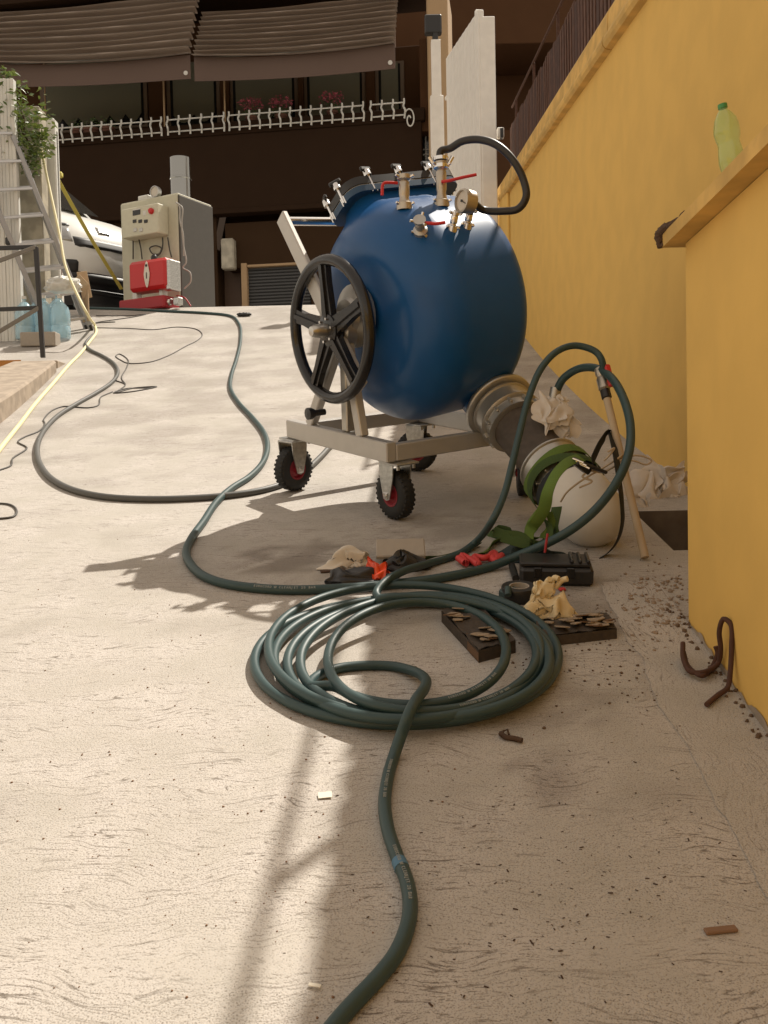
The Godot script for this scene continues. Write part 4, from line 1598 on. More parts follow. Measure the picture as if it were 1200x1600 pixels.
func make_boiler() -> void:
	var d := 15.0
	var yaw := deg_to_rad(-28.0)
	var o := at(236, 480, d)
	var xf := Transform3D(Basis(Vector3.UP, yaw), Vector3(o.x, TOP, o.z))
	var b := thing("steam_boiler", "cream cabinet boiler with control panel, gauge and steel flue", "boiler", xf)
	# picture point on the front plane
	var f := func(px: float, py: float, z: float) -> Vector3:
		return on_plane(xf, px, py, 2, z)
	var blk := func(parent: Node3D, called: String, r: Array, z0: float, z1: float, mat: String, ch: float) -> MeshInstance3D:
		var a: Vector3 = f.call((r[0] + r[2]) / 2.0, r[1], z1)
		var c: Vector3 = f.call((r[0] + r[2]) / 2.0, r[3], z1)
		var l: Vector3 = f.call(r[0], (r[1] + r[3]) / 2.0, z1)
		var e: Vector3 = f.call(r[2], (r[1] + r[3]) / 2.0, z1)
		var m := Mb.new()
		slab(m, Vector3(l.x, c.y, z0), Vector3(e.x, a.y, z1), ch)
		return part(parent, called, m, mats[mat])
	var g := Mb.new()
	var lt: Vector3 = f.call(188, 320, 0)
	var rt: Vector3 = f.call(279, 400, 0)
	slab(g, Vector3(lt.x, 0.12, -0.03), Vector3(rt.x, lt.y, 0), 0.01)
	part(b, "front_panel", g, mats["cabinet"])
	g = Mb.new()
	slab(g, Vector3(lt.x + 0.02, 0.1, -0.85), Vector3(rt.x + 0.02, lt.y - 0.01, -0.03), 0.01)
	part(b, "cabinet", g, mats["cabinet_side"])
	g = Mb.new()
	slab(g, Vector3(lt.x, lt.y - 0.012, -0.84), Vector3(rt.x, lt.y + 0.02, -0.02), 0.008)
	part(b, "top_plate", g, mats["cabinet"])
	var p: MeshInstance3D = blk.call(b, "control_panel", [190, 322, 247, 368], 0.0, 0.24, "cabinet_panel", 0.012)
	blk.call(p, "display", [207, 328, 219, 336], 0.23, 0.246, "pane", 0.002)
	blk.call(p, "display", [207, 326, 219, 328], 0.23, 0.245, "white_iron", 0.001)
	for k in 3:
		blk.call(p, "switch", [207 + k * 8.8, 343, 212.5 + k * 8.8, 348], 0.23, 0.25, "black_plastic", 0.003)
	for k in 2:
		blk.call(p, "switch", [208 + k * 9, 356, 213.5 + k * 9, 362], 0.23, 0.25, "dull_steel", 0.003)
	blk.call(p, "nameplate", [223, 329, 228, 336], 0.23, 0.243, "white_iron", 0.002)
	g = Mb.new()
	var c: Vector3 = f.call(237, 330, 0.24)
	lathe(g, Transform3D(Basis(Vector3.RIGHT, PI / 2), c), [Vector2(0.045, 0), Vector2(0.045, 0.03), Vector2(0.03, 0.05), Vector2(0, 0.055)], 16)
	part(p, "stop_button", g, mats["red"])
	# pressure gauge
	g = Mb.new()
	c = f.call(243, 300, -0.1)
	lathe(g, Transform3D(Basis(Vector3.RIGHT, PI / 2), c), [Vector2(0, -0.05), Vector2(0.088, -0.04), Vector2(0.09, 0.03), Vector2(0.076, 0.035), Vector2(0.074, 0.02)], 22)
	rod(g, c - Vector3(0, 0.08, 0), Vector3(c.x, lt.y, c.z), 0.025)
	var ga := part(b, "gauge", g, mats["galvanised"])
	g = Mb.new()
	lathe(g, Transform3D(Basis(Vector3.RIGHT, PI / 2), c), [Vector2(0.076, 0.02), Vector2(0, 0.021)], 22)
	part(ga, "dial", g, mats["dial"])
	blk.call(b, "pressure_switch", [215, 305, 231, 317], -0.25, -0.08, "white_iron", 0.012)
	g = Mb.new()
	c = f.call(227, 318, -0.15)
	lathe(g, Transform3D(Basis(), Vector3(c.x, lt.y, c.z)), [Vector2(0.07, 0), Vector2(0.06, 0.03), Vector2(0.03, 0.05), Vector2(0, 0.05)], 14)
	rod(g, c + Vector3(0.12, -0.03, 0.02), c + Vector3(0.24, 0.03, 0.02), 0.02)
	part(b, "valve", g, mats["brass"])
	# flue
	g = Mb.new()
	c = f.call(283, 300, -0.55)
	var ft: Vector3 = f.call(281, 248, -0.55)
	lathe(g, Transform3D(Basis(), Vector3(c.x, lt.y, c.z)), [Vector2(0.165, 0), Vector2(0.165, 0.40), Vector2(0.172, 0.405), Vector2(0.172, 0.43), Vector2(0.165, 0.435), Vector2(0.165, ft.y - lt.y), Vector2(0.155, ft.y - lt.y), Vector2(0.155, 0.1)], 26)
	part(b, "flue", g, mats["flue_steel"])
	# cables over the side, wires on the front
	for q in [[[[278, 318], [285, 325], [284, 350], [287, 385], [291, 410], [286, 418], [297, 426], [298, 440], [288, 451]], "wire_light"], [[[275, 316], [280, 322], [281, 345], [286, 365], [287, 400]], "wire_light"], [[[208, 369], [208, 385], [208, 405]], "wire"], [[[216, 370], [220, 388], [222, 405]], "wire"], [[[254, 371], [254, 385], [250, 396], [238, 396], [234, 388], [243, 384], [252, 388], [248, 398], [241, 402]], "wire"], [[[262, 371], [265, 390], [268, 402]], "wire"], [[[276, 462], [288, 465], [298, 478]], "red_dark"]]:
		var pts := PackedVector3Array()
		for w in q[0]:
			pts.append(f.call(w[0], w[1], 0.05))
		g = Mb.new()
		tube(g, spline(pts, 6), 0.011, 6)
		part(b, "cable", g, mats[q[1]])
	# the red tank on its red tray, in front
	var t := thing("red_tank", "red tank with a pale lens badge standing on the red tray before the boiler", "tank", xf)
	p = blk.call(t, "tank", [199, 405, 259, 453], 0.32, 0.62, "red", 0.05)
	blk.call(t, "side_plate", [259, 405, 266, 452], 0.34, 0.58, "galvanised", 0.01)
	g = Mb.new()
	c = f.call(229.5, 429, 0.625)
	var lens := PackedVector2Array()
	for k in 24:
		var a := TAU * k / 24
		lens.append(Vector2(sin(a) * 0.055 * (1.0 - 0.35 * absf(cos(a))), cos(a) * 0.19))
	prism(g, Transform3D(Basis(), c), lens, 0, 0.008)
	part(p, "badge", g, mats["glove_white"])
	g = Mb.new()
	rod(g, c + Vector3(0, 0.13, 0.005), c + Vector3(0, 0.13, 0.014), 0.02)
	bar(g, c + Vector3(0, -0.06, 0.01), c + Vector3(0, 0.03, 0.01), 0.018, 0.008)
	part(p, "badge_mark", g, mats["black_plastic"])
	g = Mb.new()
	c = f.call(241, 405, 0.47)
	lathe(g, Transform3D(Basis(), c), [Vector2(0.05, -0.02), Vector2(0.05, 0.03), Vector2(0.03, 0.06), Vector2(0, 0.06)], 14)
	part(p, "filler_cap", g, mats["black_plastic"])
	for q in [[206, 452, 214, 468], [248, 452, 254, 466]]:
		blk.call(t, "foot", q, 0.38, 0.5, "dull_steel", 0.01)
	t = thing("red_tray", "low red tray under the red tank at the head of the ramp", "tray", xf)
	blk.call(t, "tray", [185, 465, 256, 484], 0.30, 0.66, "red_dark", 0.02)
	g = Mb.new()
	c = f.call(263, 472, 0.55)
	lathe(g, Transform3D(Basis(Vector3(0, 0, 1), PI / 2), c), [Vector2(0, -0.06), Vector2(0.045, -0.06), Vector2(0.055, -0.02), Vector2(0.055, 0.03), Vector2(0.03, 0.05), Vector2(0, 0.05)], 14)
	part(t, "pump", g, mats["chrome"])
	blk.call(t, "pump_body", [270, 464, 279, 476], 0.45, 0.56, "galvanised", 0.012)

# ------------------------------------------------------------------ the drum cart

var cart_xf: Transform3D
var drum_xf: Transform3D       # in the cart's axes
const DRUM_R := 0.53


func drum_field(p: Vector3) -> float:
	# round drum, axis along z, edges rolled
	var r := lerpf(0.10, 0.24, smoothstep(-0.12, 0.08, p.z))
	var q := Vector2(Vector2(p.x, p.y).length() - DRUM_R + r, absf(p.z) - DRUM_W + r)
	var a := Vector2(maxf(q.x, 0), maxf(q.y, 0)).length() + minf(maxf(q.x, q.y), 0.0) - r
	# neck that carries the lid
	var c := Vector3(absf(p.x - NECK.x) - (NECK_H.x - 0.09), absf(p.y - 0.30) - 0.27, absf(p.z - NECK.z) - (NECK_H.z - 0.09))
	var b := Vector3(maxf(c.x, 0), maxf(c.y, 0), maxf(c.z, 0)).length() + minf(maxf(c.x, maxf(c.y, c.z)), 0.0) - 0.09
	var k := 0.09
	var h := clampf(0.5 + 0.5 * (b - a) / k, 0, 1)
	return lerpf(b, a, h) - k * h * (1 - h)


const DRUM_W := 0.31
const NECK := Vector3(0.06, 0.0, -0.145)
const NECK_H := Vector3(0.115, 0.0, 0.285)


# where a line of sight meets the drum, in world
func on_drum(px: float, py: float) -> Vector3:
	var w := cart_xf * drum_xf
	var inv := w.affine_inverse()
	var p := inv * EYE
	var r := (inv.basis * ray(px, py)).normalized()
	for k in 120:
		var s := drum_field(p)
		if s < 0.001:
			break
		p += r * s * 0.9
	if absf(drum_field(p)) > 0.01:
		return on_drum(px, py + 3.0)
	return w * p


func drum_normal(world_point: Vector3) -> Vector3:
	var w := cart_xf * drum_xf
	var p := w.affine_inverse() * world_point
	var e := 0.004
	return (w.basis * Vector3(drum_field(p + Vector3(e, 0, 0)) - drum_field(p - Vector3(e, 0, 0)), drum_field(p + Vector3(0, e, 0)) - drum_field(p - Vector3(0, e, 0)), drum_field(p + Vector3(0, 0, e)) - drum_field(p - Vector3(0, 0, e)))).normalized()


func on_cart(px: float, py: float, z: float) -> Vector3:
	return on_plane(cart_xf, px, py, 2, z)


func make_cart() -> void:
	var base := Vector3(0.10, ramp(5.1), -5.1)
	var up := Vector3(0, 1, 0.215).normalized()
	var xb := Vector3(0.588, -0.174, 0.809).normalized()
	cart_xf = Transform3D(Basis(xb, up, xb.cross(up).normalized()), base)
	drum_xf = Transform3D(Basis(Vector3(1, 0, 0), deg_to_rad(6.0)) * Basis(Vector3(0, 0, 1), deg_to_rad(TILT)), DRUM_AT)
	var cart := thing("drum_cart", "blue pressure drum on a white four wheeled cart with a black handwheel", "cart", cart_xf)
	# drum
	var mb := Mb.new()
	nets(mb, drum_field, Vector3(-0.6, -0.6, -0.42), Vector3(0.6, 0.70, 0.42), 0.022)
	var drum := part(cart, "drum", mb, mats["blue"])
	drum.transform = drum_xf
	# flange under the lid, lid, seal
	var flat := func(hx: float, hz: float, r: float, y0: float, y1: float, mat: String, called: String) -> void:
		var m := Mb.new()
		prism(m, Transform3D(Basis(Vector3.RIGHT, Vector3(0, 0, 1), Vector3.DOWN), Vector3(NECK.x, 0, NECK.z)), round_rect(hx, hz, r), -y0, -y1, true)
		part(drum, called, m, mats[mat])
	flat.call(0.145, 0.345, 0.08, 0.570, 0.602, "blue_dark", "flange")
	flat.call(0.14, 0.340, 0.08, 0.603, 0.609, "dull_steel", "gasket")
	flat.call(0.145, 0.345, 0.08, 0.610, 0.650, "black_plastic", "lid")
	flat.call(0.09, 0.24, 0.06, 0.650, 0.67, "black_plastic", "lid_dome")
	# swing bolts round the lid
	for q in [[-0.08, 0.345], [0.05, 0.345], [0.145, 0.21], [0.145, 0.02], [0.145, -0.17], [0.05, -0.345], [-0.08, -0.345], [-0.145, 0.15], [-0.145, -0.15]]:
		var m := Mb.new()
		var o := Vector3(NECK.x + q[0], 0.575, NECK.z + q[1])
		o.x -= signf(q[0]) * 0.006 if absf(q[0]) > 0.14 else 0.0
		rod(m, o, o + Vector3(0, 0.125, 0), 0.008, 8)
		for s in [-1, 1]:
			var cc := Vector3(0, 0, 0.02 * s) if absf(q[0]) > 0.14 else Vector3(0.02 * s, 0, 0)
			rod(m, o + cc * 0.7 + Vector3(0, -0.01, 0), o + cc * 0.7 + Vector3(0, 0.03, 0), 0.005, 6)
		var cl := part(drum, "swing_bolt", m, mats["chrome"])
		m = Mb.new()
		lathe(m, Transform3D(Basis(), o + Vector3(0, 0.078, 0)), [Vector2(0, 0), Vector2(0.020, 0), Vector2(0.018, 0.03), Vector2(0.012, 0.036), Vector2(0, 0.036)], 10)
		part(drum, "swing_nut", m, mats["chrome"])
		m = Mb.new()
		box(m, Transform3D(Basis(Vector3.UP, q[0] * 9.0 + 0.4), o + Vector3(0, 0.118, 0)), Vector3(0.064, 0.022, 0.018), 0.006)
		part(drum, "wing_handle", m, mats["black_plastic"])
	# frame: two bars each way, A-frames, axle
	var mk := func(a: Vector3, b: Vector3, w: float, h: float, mat: String, called: String) -> MeshInstance3D:
		var m := Mb.new()
		bar(m, a, b, w, h, Vector3.UP, 0.005)
		return part(cart, called, m, mats[mat])
	var y := 0.335
	for z in [0.40, -0.44]:
		mk.call(Vector3(-0.46, y, z), Vector3(0.46, y, z), 0.055, 0.095, "frame_paint", "side_beam")
	for x in [0.435, -0.405]:
		mk.call(Vector3(x, y - 0.006, 0.371), Vector3(x, y - 0.006, -0.411), 0.05, 0.08, "frame_paint", "cross_beam")
	var hub := Vector3(DRUM_AT.x - 0.02, DRUM_AT.y - 0.07, 0.40)
	for z in [0.40, -0.44]:
		for s in [-1, 1]:
			mk.call(Vector3(s * 0.235 - 0.01, y + 0.045, z), Vector3(hub.x + s * 0.035 - 0.03, hub.y - 0.06, z), 0.045, 0.055, "frame_paint", "stand_leg")
		mk.call(Vector3(hub.x - 0.035, y + 0.05, z - 0.02), Vector3(hub.x - 0.035, hub.y - 0.16, z - 0.02), 0.05, 0.05, "dull_steel", "stand_post")
		var m := Mb.new()
		lathe(m, Transform3D(Basis(Vector3.RIGHT, PI / 2), Vector3(hub.x - 0.02, hub.y, z)), [Vector2(0.0, -0.05), Vector2(0.085, -0.05), Vector2(0.085, 0.03), Vector2(0.06, 0.05), Vector2(0.0, 0.05)], 22)
		part(cart, "bearing", m, mats["dull_steel"])
	mb = Mb.new()
	rod(mb, Vector3(hub.x - 0.02, hub.y, -0.5), Vector3(hub.x - 0.02, hub.y, 0.56), 0.026, 14)
	part(cart, "axle", mb, mats["steel"])
	mb = Mb.new()
	lathe(mb, Transform3D(Basis(Vector3.RIGHT, PI / 2), Vector3(hub.x, hub.y + 0.06, 0.33)), [Vector2(0.15, 0), Vector2(0.15, 0.025), Vector2(0.12, 0.04), Vector2(0.09, 0.05), Vector2(0.08, 0.075), Vector2(0, 0.075)], 26)
	part(cart, "shaft_seal", mb, mats["dull_steel"])
	mb = Mb.new()
	rod(mb, Vector3(-0.06, 0.47, 0.43), Vector3(-0.06, 0.47, 0.50), 0.016, 10)
	lathe(mb, Transform3D(Basis(Vector3.RIGHT, PI / 2), Vector3(-0.06, 0.47, 0.49)), [Vector2(0, 0), Vector2(0.02, 0.0), Vector2(0.03, 0.02), Vector2(0.03, 0.04), Vector2(0, 0.045)], 12)
	part(cart, "locking_knob", mb, mats["black_plastic"])
	# tilting lever with its push rod
	var l0 := on_cart(440, 338, 0.44)
	var l1 := on_cart(566, 606, 0.44)
	mb = Mb.new()
	bar(mb, l0, l1, 0.03, 0.085, Vector3(0, 0, 1).cross((l1 - l0).normalized()), 0.006)
	part(cart, "tilt_lever", mb, mats["frame_paint"])
	mb = Mb.new()
	var l2 := l0 + (l1 - l0) * 0.03
	rod(mb, l2 + Vector3(0, 0, -0.01), l2 + Vector3(0.0, 0.0, -0.44), 0.022, 14)
	part(cart, "push_handle", mb, mats["chrome"])
	# handwheel
	var hw := Vector3(hub.x - 0.02, hub.y, 0.475)
	mb = Mb.new()
	var pts := PackedVector3Array()
	for k in 48:
		pts.append(hw + Vector3(cos(TAU * k / 48) * 0.322, sin(TAU * k / 48) * 0.322, 0.0))
	tube(mb, pts, 0.028, 12, true)
	var wheel := part(cart, "handwheel", mb, mats["gloss_black"])
	for k in 5:
		var a := deg_to_rad(97.0 + 72.0 * k)
		var u := Vector3(cos(a), sin(a), 0)
		var v := Vector3(-sin(a), cos(a), 0)
		mb = Mb.new()
		var poly := PackedVector2Array([Vector2(0.03, -0.045), Vector2(0.12, -0.038), Vector2(0.22, -0.030), Vector2(0.312, -0.034), Vector2(0.312, 0.034), Vector2(0.22, 0.030), Vector2(0.12, 0.038), Vector2(0.03, 0.045)])
		prism(mb, Transform3D(Basis(u, v, Vector3(0, 0, 1)), hw), poly, -0.017, 0.015)
		prism(mb, Transform3D(Basis(u, v, Vector3(0, 0, 1)), hw), PackedVector2Array([Vector2(0.05, -0.012), Vector2(0.3, -0.010), Vector2(0.3, 0.010), Vector2(0.05, 0.012)]), 0.014, 0.026)
		part(wheel, "spoke", mb, mats["gloss_black"])
	mb = Mb.new()
	lathe(mb, Transform3D(Basis(Vector3.RIGHT, PI / 2), hw), [Vector2(0.0, -0.03), Vector2(0.075, -0.03), Vector2(0.075, 0.02), Vector2(0.05, 0.028), Vector2(0.0, 0.03)], 22)
	part(wheel, "hub", mb, mats["gloss_black"])
	for k in 6:
		mb = Mb.new()
		var a := TAU * k / 6 + 0.3
		var o := hw + Vector3(cos(a), sin(a), 0) * 0.055
		rod(mb, o, o + Vector3(0, 0, 0.036), 0.007, 6)
		part(wheel, "hub_bolt", mb, mats["chrome"])
	mb = Mb.new()
	lathe(mb, Transform3D(Basis(Vector3.RIGHT, PI / 2), hw + Vector3(0, 0, 0.02)), [Vector2(0.0, 0.09), Vector2(0.022, 0.088), Vector2(0.03, 0.07), Vector2(0.034, 0.03), Vector2(0.034, 0.0)], 14)
	part(wheel, "shaft_end", mb, mats["steel"])
	# casters: place, direction of the wheel's axle in the world
	caster(cart, Vector3(0.44, 0, 0.345), Vector3(-0.80, 0, 0.60))
	caster(cart, Vector3(-0.43, 0, 0.385), Vector3(0.75, 0, 0.66))
	caster(cart, Vector3(-0.37, 0, -0.42), Vector3(-0.22, 0, 0.97))
	caster(cart, Vector3(0.44, 0, -0.46), Vector3(0.97, 0, 0.10))
	# fittings on the drum
	var v1 := on_drum(632, 322)
	var top1 := at(630, 278, v1.distance_to(EYE) * 0.985)
	fitting(cart, "valve", v1, v1 + Vector3(0, 0.14, 0), 0.025, "brass")
	lever(cart, v1 + Vector3(-0.03, 0.105, 0.0), [Vector3(-0.03, 0, 0.01), Vector3(-0.065, -0.008, 0.02), Vector3(-0.072, -0.06, 0.02)])
	var v2 := on_drum(690, 318)
	fitting(cart, "valve", v2, v2 + Vector3(0.0, 0.19, 0), 0.025, "brass")
	lever(cart, v2 + Vector3(0.0, 0.09, 0.035), [Vector3(0.03, 0, 0.012), Vector3(0.09, 0.012, 0.015), Vector3(0.16, 0.026, 0.012)])
	var v3 := on_drum(657, 362)
	var n3 := drum_normal(v3)
	fitting(cart, "valve", v3, v3 + n3 * 0.08, 0.022, "dull_steel")
	lever(cart, v3 + n3 * 0.05 + Vector3(0.01, 0, 0.02), [Vector3(0.03, -0.005, 0.01), Vector3(0.06, -0.008, 0.01), Vector3(0.10, -0.002, 0.005)])
	var g0 := on_drum(707, 356)
	var n4 := (drum_normal(g0) + Vector3.UP).normalized()
	fitting(cart, "nipple", g0, g0 + n4 * 0.07, 0.017, "chrome")
	var g1 := at(729, 315, -g0.z * 0.985)
	mb = Mb.new()
	rod(mb, g0 + n4 * 0.05, g1, 0.012, 8)
	part(cart, "gauge_stem", mb, mats["brass"], true)
	mb = Mb.new()
	var gx := Transform3D(frame_along(Vector3.ZERO, Vector3(-0.86, 0.02, 0.5)).basis, g1)
	lathe(mb, gx, [Vector2(0, -0.028), Vector2(0.050, -0.028), Vector2(0.054, 0.02), Vector2(0.052, 0.03), Vector2(0.045, 0.032), Vector2(0.043, 0.022)], 24)
	var gauge := part(cart, "pressure_gauge", mb, mats["brass"], true)
	mb = Mb.new()
	lathe(mb, gx, [Vector2(0.043, 0.022), Vector2(0, 0.023)], 24)
	part(gauge, "dial", mb, mats["dial"], true)
	mb = Mb.new()
	var gp := gx * Vector3(0, 0.026, 0)
	rod(mb, gp, gx * Vector3(0.03, 0.026, 0.02), 0.002, 5)
	rod(mb, gp, gx * Vector3(0, 0.030, 0), 0.006, 8)
	part(gauge, "needle", mb, mats["black_plastic"], true)
	var h0 := on_drum(730, 352)
	fitting(cart, "nipple", h0, h0 + n4 * 0.07, 0.017, "chrome")
	# looped air hose from the lid valve to the gauge nipple
	mb = Mb.new()
	var dd := -v2.z
	var hp := PackedVector3Array([v2 + Vector3(0, 0.18, 0), v2 + Vector3(0, 0.24, 0)])
	for q in [[703, 232, 1.0], [722, 221, 0.99], [748, 218, 0.98], [775, 226, 0.97], [800, 248, 0.965], [818, 281, 0.965], [822, 308, 0.965], [810, 326, 0.97], [785, 330, 0.975], [755, 328, 0.98]]:
		hp.append(at(q[0], q[1], dd * q[2]))
	hp.append(h0 + n4 * 0.10)
	hp.append(h0 + n4 * 0.05)
	tube(mb, spline(hp, 8), 0.0175, 12)
	part(cart, "air_hose", mb, mats["hose_black"], true)
	mb = Mb.new()
	for s in [0.17, 0.205]:
		lathe(mb, Transform3D(Basis(), v2 + Vector3(0, s, 0)), [Vector2(0.024, -0.012), Vector2(0.036, -0.008), Vector2(0.036, 0.008), Vector2(0.024, 0.012)], 12)
	for s in [-1, 1]:
		rod(mb, v2 + Vector3(0.03 * s, 0.17, 0.01), v2 + Vector3(0.055 * s, 0.21, 0.015), 0.009, 6)
	part(cart, "hose_coupling", mb, mats["chrome"], true)
	# outlet: drum collar, coupling, dark pipe, coupling, plastic cap, along one straight line
	var a := OUT_A
	var b := OUT_B
	var ox := frame_along(a, b)
	var len := a.distance_to(b)
	var lay := func(prof: Array, called: String, mat: String) -> MeshInstance3D:
		var m := Mb.new()
		var pr := []
		for q in prof:
			pr.append(Vector2(q[0], q[1]))
		lathe(m, ox, pr, 40)
		return part(cart, called, m, mats[mat], true)
	lay.call([[0.150, -0.25], [0.150, 0.01]], "outlet_neck", "blue")
	lay.call([[0.12, -0.012], [0.172, -0.012], [0.178, -0.004], [0.178, 0.012], [0.172, 0.02], [0.155, 0.024], [0.12, 0.024]], "outlet_flange", "dull_steel")
	var ring := func(s: float, r: float, called: String) -> void:
		var cp: MeshInstance3D = lay.call([[0.10, s], [r, s], [r + 0.008, s + 0.006], [r + 0.008, s + 0.014], [r, s + 0.02], [r - 0.004, s + 0.05], [r - 0.002, s + 0.085], [r + 0.010, s + 0.09], [r + 0.012, s + 0.10], [r + 0.004, s + 0.108], [r - 0.006, s + 0.112], [r - 0.008, s + 0.15], [r - 0.002, s + 0.153], [r - 0.002, s + 0.160], [r - 0.016, s + 0.165], [0.1, s + 0.165]], called, "dull_steel")
		for k in 12:
			var m := Mb.new()
			var t := TAU * k / 12 + s
			var u := Vector3(cos(t), 0, sin(t))
			var w := Vector3(-sin(t), 0, cos(t))
			box(m, ox * Transform3D(Basis(w, Vector3.UP, u), u * (r - 0.002) + Vector3(0, s + 0.128, 0)), Vector3(0.012, 0.034, 0.022), 0.003)
			part(cp, "lug", m, mats["dull_steel"], true)
	ring.call(0.03, 0.148, "coupling_ring")
	lay.call([[0.100, 0.15], [0.118, 0.15], [0.120, 0.25], [0.117, 0.40], [0.115, 0.56], [0.09, 0.57]], "outlet_pipe", "pipe")
	ring.call(0.50, 0.140, "coupling_ring")
	lay.call([[0.125, 0.665], [0.152, 0.667], [0.154, 0.69], [0.152, 0.712], [0.125, 0.714]], "band_clamp", "black_strap")
	var cap: MeshInstance3D = lay.call([[0.125, 0.70], [0.146, 0.70], [0.150, 0.72], [0.150, 0.80], [0.146, 0.86], [0.134, 0.915], [0.115, 0.955], [0.085, 0.985], [0.05, 1.0], [0.0, 1.006]], "end_cap", "cap_plastic")
	# oval hand slot and a moulded button in the cap
	for q in [[906, 813, 0.021, 0.008, "hose_black"], [932, 793, 0.018, 0.018, "cap_plastic"]]:
		var m := Mb.new()
		var inv := ox.affine_inverse()
		var p: Vector3 = inv * EYE
		var r: Vector3 = (inv.basis * ray(q[0], q[1])).normalized()
		for k in 400:
			p += r * (0.2 if p.length() > 2.0 else 0.004)
			var rr := Vector2(p.x, p.z).length()
			if p.y > 0.7 and p.y < 1.0 and rr < 0.150 - 0.16 * pow(maxf(p.y - 0.80, 0.0) / 0.21, 2.2):
				break
		var nn := (Vector3(p.x, 0, p.z).normalized() * 0.75 + Vector3(0, 0.5, 0)).normalized()
		var f := frame_along(Vector3.ZERO, nn, Vector3(0, 0, 1))
		var poly := PackedVector2Array()
		for k in 20:
			var t := TAU * k / 20
			poly.append(Vector2(clampf(cos(t) * q[2] * 1.2, -q[2], q[2]), sin(t) * q[3]))
		var wx: Transform3D = ox * Transform3D(Basis(f.basis.x, f.basis.z, -f.basis.y), p)
		# lie level across the view
		var zz := wx.basis.z.normalized()
		var xx := (Vector3.RIGHT - zz * zz.dot(Vector3.RIGHT)).normalized()
		prism(m, Transform3D(Basis(xx, zz.cross(xx), zz), wx.origin), poly, -0.012, 0.004, true)
		part(cap, "hand_slot" if q[4] == "hose_black" else "moulded_boss", m, mats[q[4]], true)


const DRUM_AT := Vector3(0.13, 0.95, 0.0)
const TILT := 33.0
var OUT_A := Vector3(0.576, 1.52, -4.72)
var OUT_B := Vector3(0.935, 0.915, -3.97)


func fitting(cart: Node3D, called: String, a: Vector3, b: Vector3, r: float, mat: String) -> void:
	var l := a.distance_to(b)
	var m := Mb.new()
	lathe(m, frame_along(a, b), [Vector2(r * 1.5, -0.02), Vector2(r * 1.5, 0.012), Vector2(r * 1.15, 0.016), Vector2(r * 0.85, l * 0.25), Vector2(r, l * 0.35), Vector2(r, l * 0.75), Vector2(r * 0.85, l * 0.8), Vector2(r * 1.3, l * 0.86), Vector2(r * 1.3, l), Vector2(r * 0.7, l), Vector2(0, l * 0.98)], 14)
	var p := part(cart, called, m, mats[mat], true)
	var f := frame_along(a, b)
	for q in [0.03, 0.92]:
		for k in 3:
			var t := TAU * k / 3 + 0.9
			m = Mb.new()
			rod(m, f * Vector3(cos(t) * r * 1.25, l * q, sin(t) * r * 1.25), f * Vector3(cos(t) * r * 1.9, l * q + 0.006, sin(t) * r * 1.9), 0.007, 6)
			part(p, "coupling_ear", m, mats["chrome"], true)


func lever(cart: Node3D, o: Vector3, way: Array) -> void:
	var m := Mb.new()
	var p := PackedVector3Array([o])
	for w in way:
		p.append(o + w)
	tube(m, spline(p, 4), 0.0075, 8)
	part(cart, "valve_handle", m, mats["red"], true)


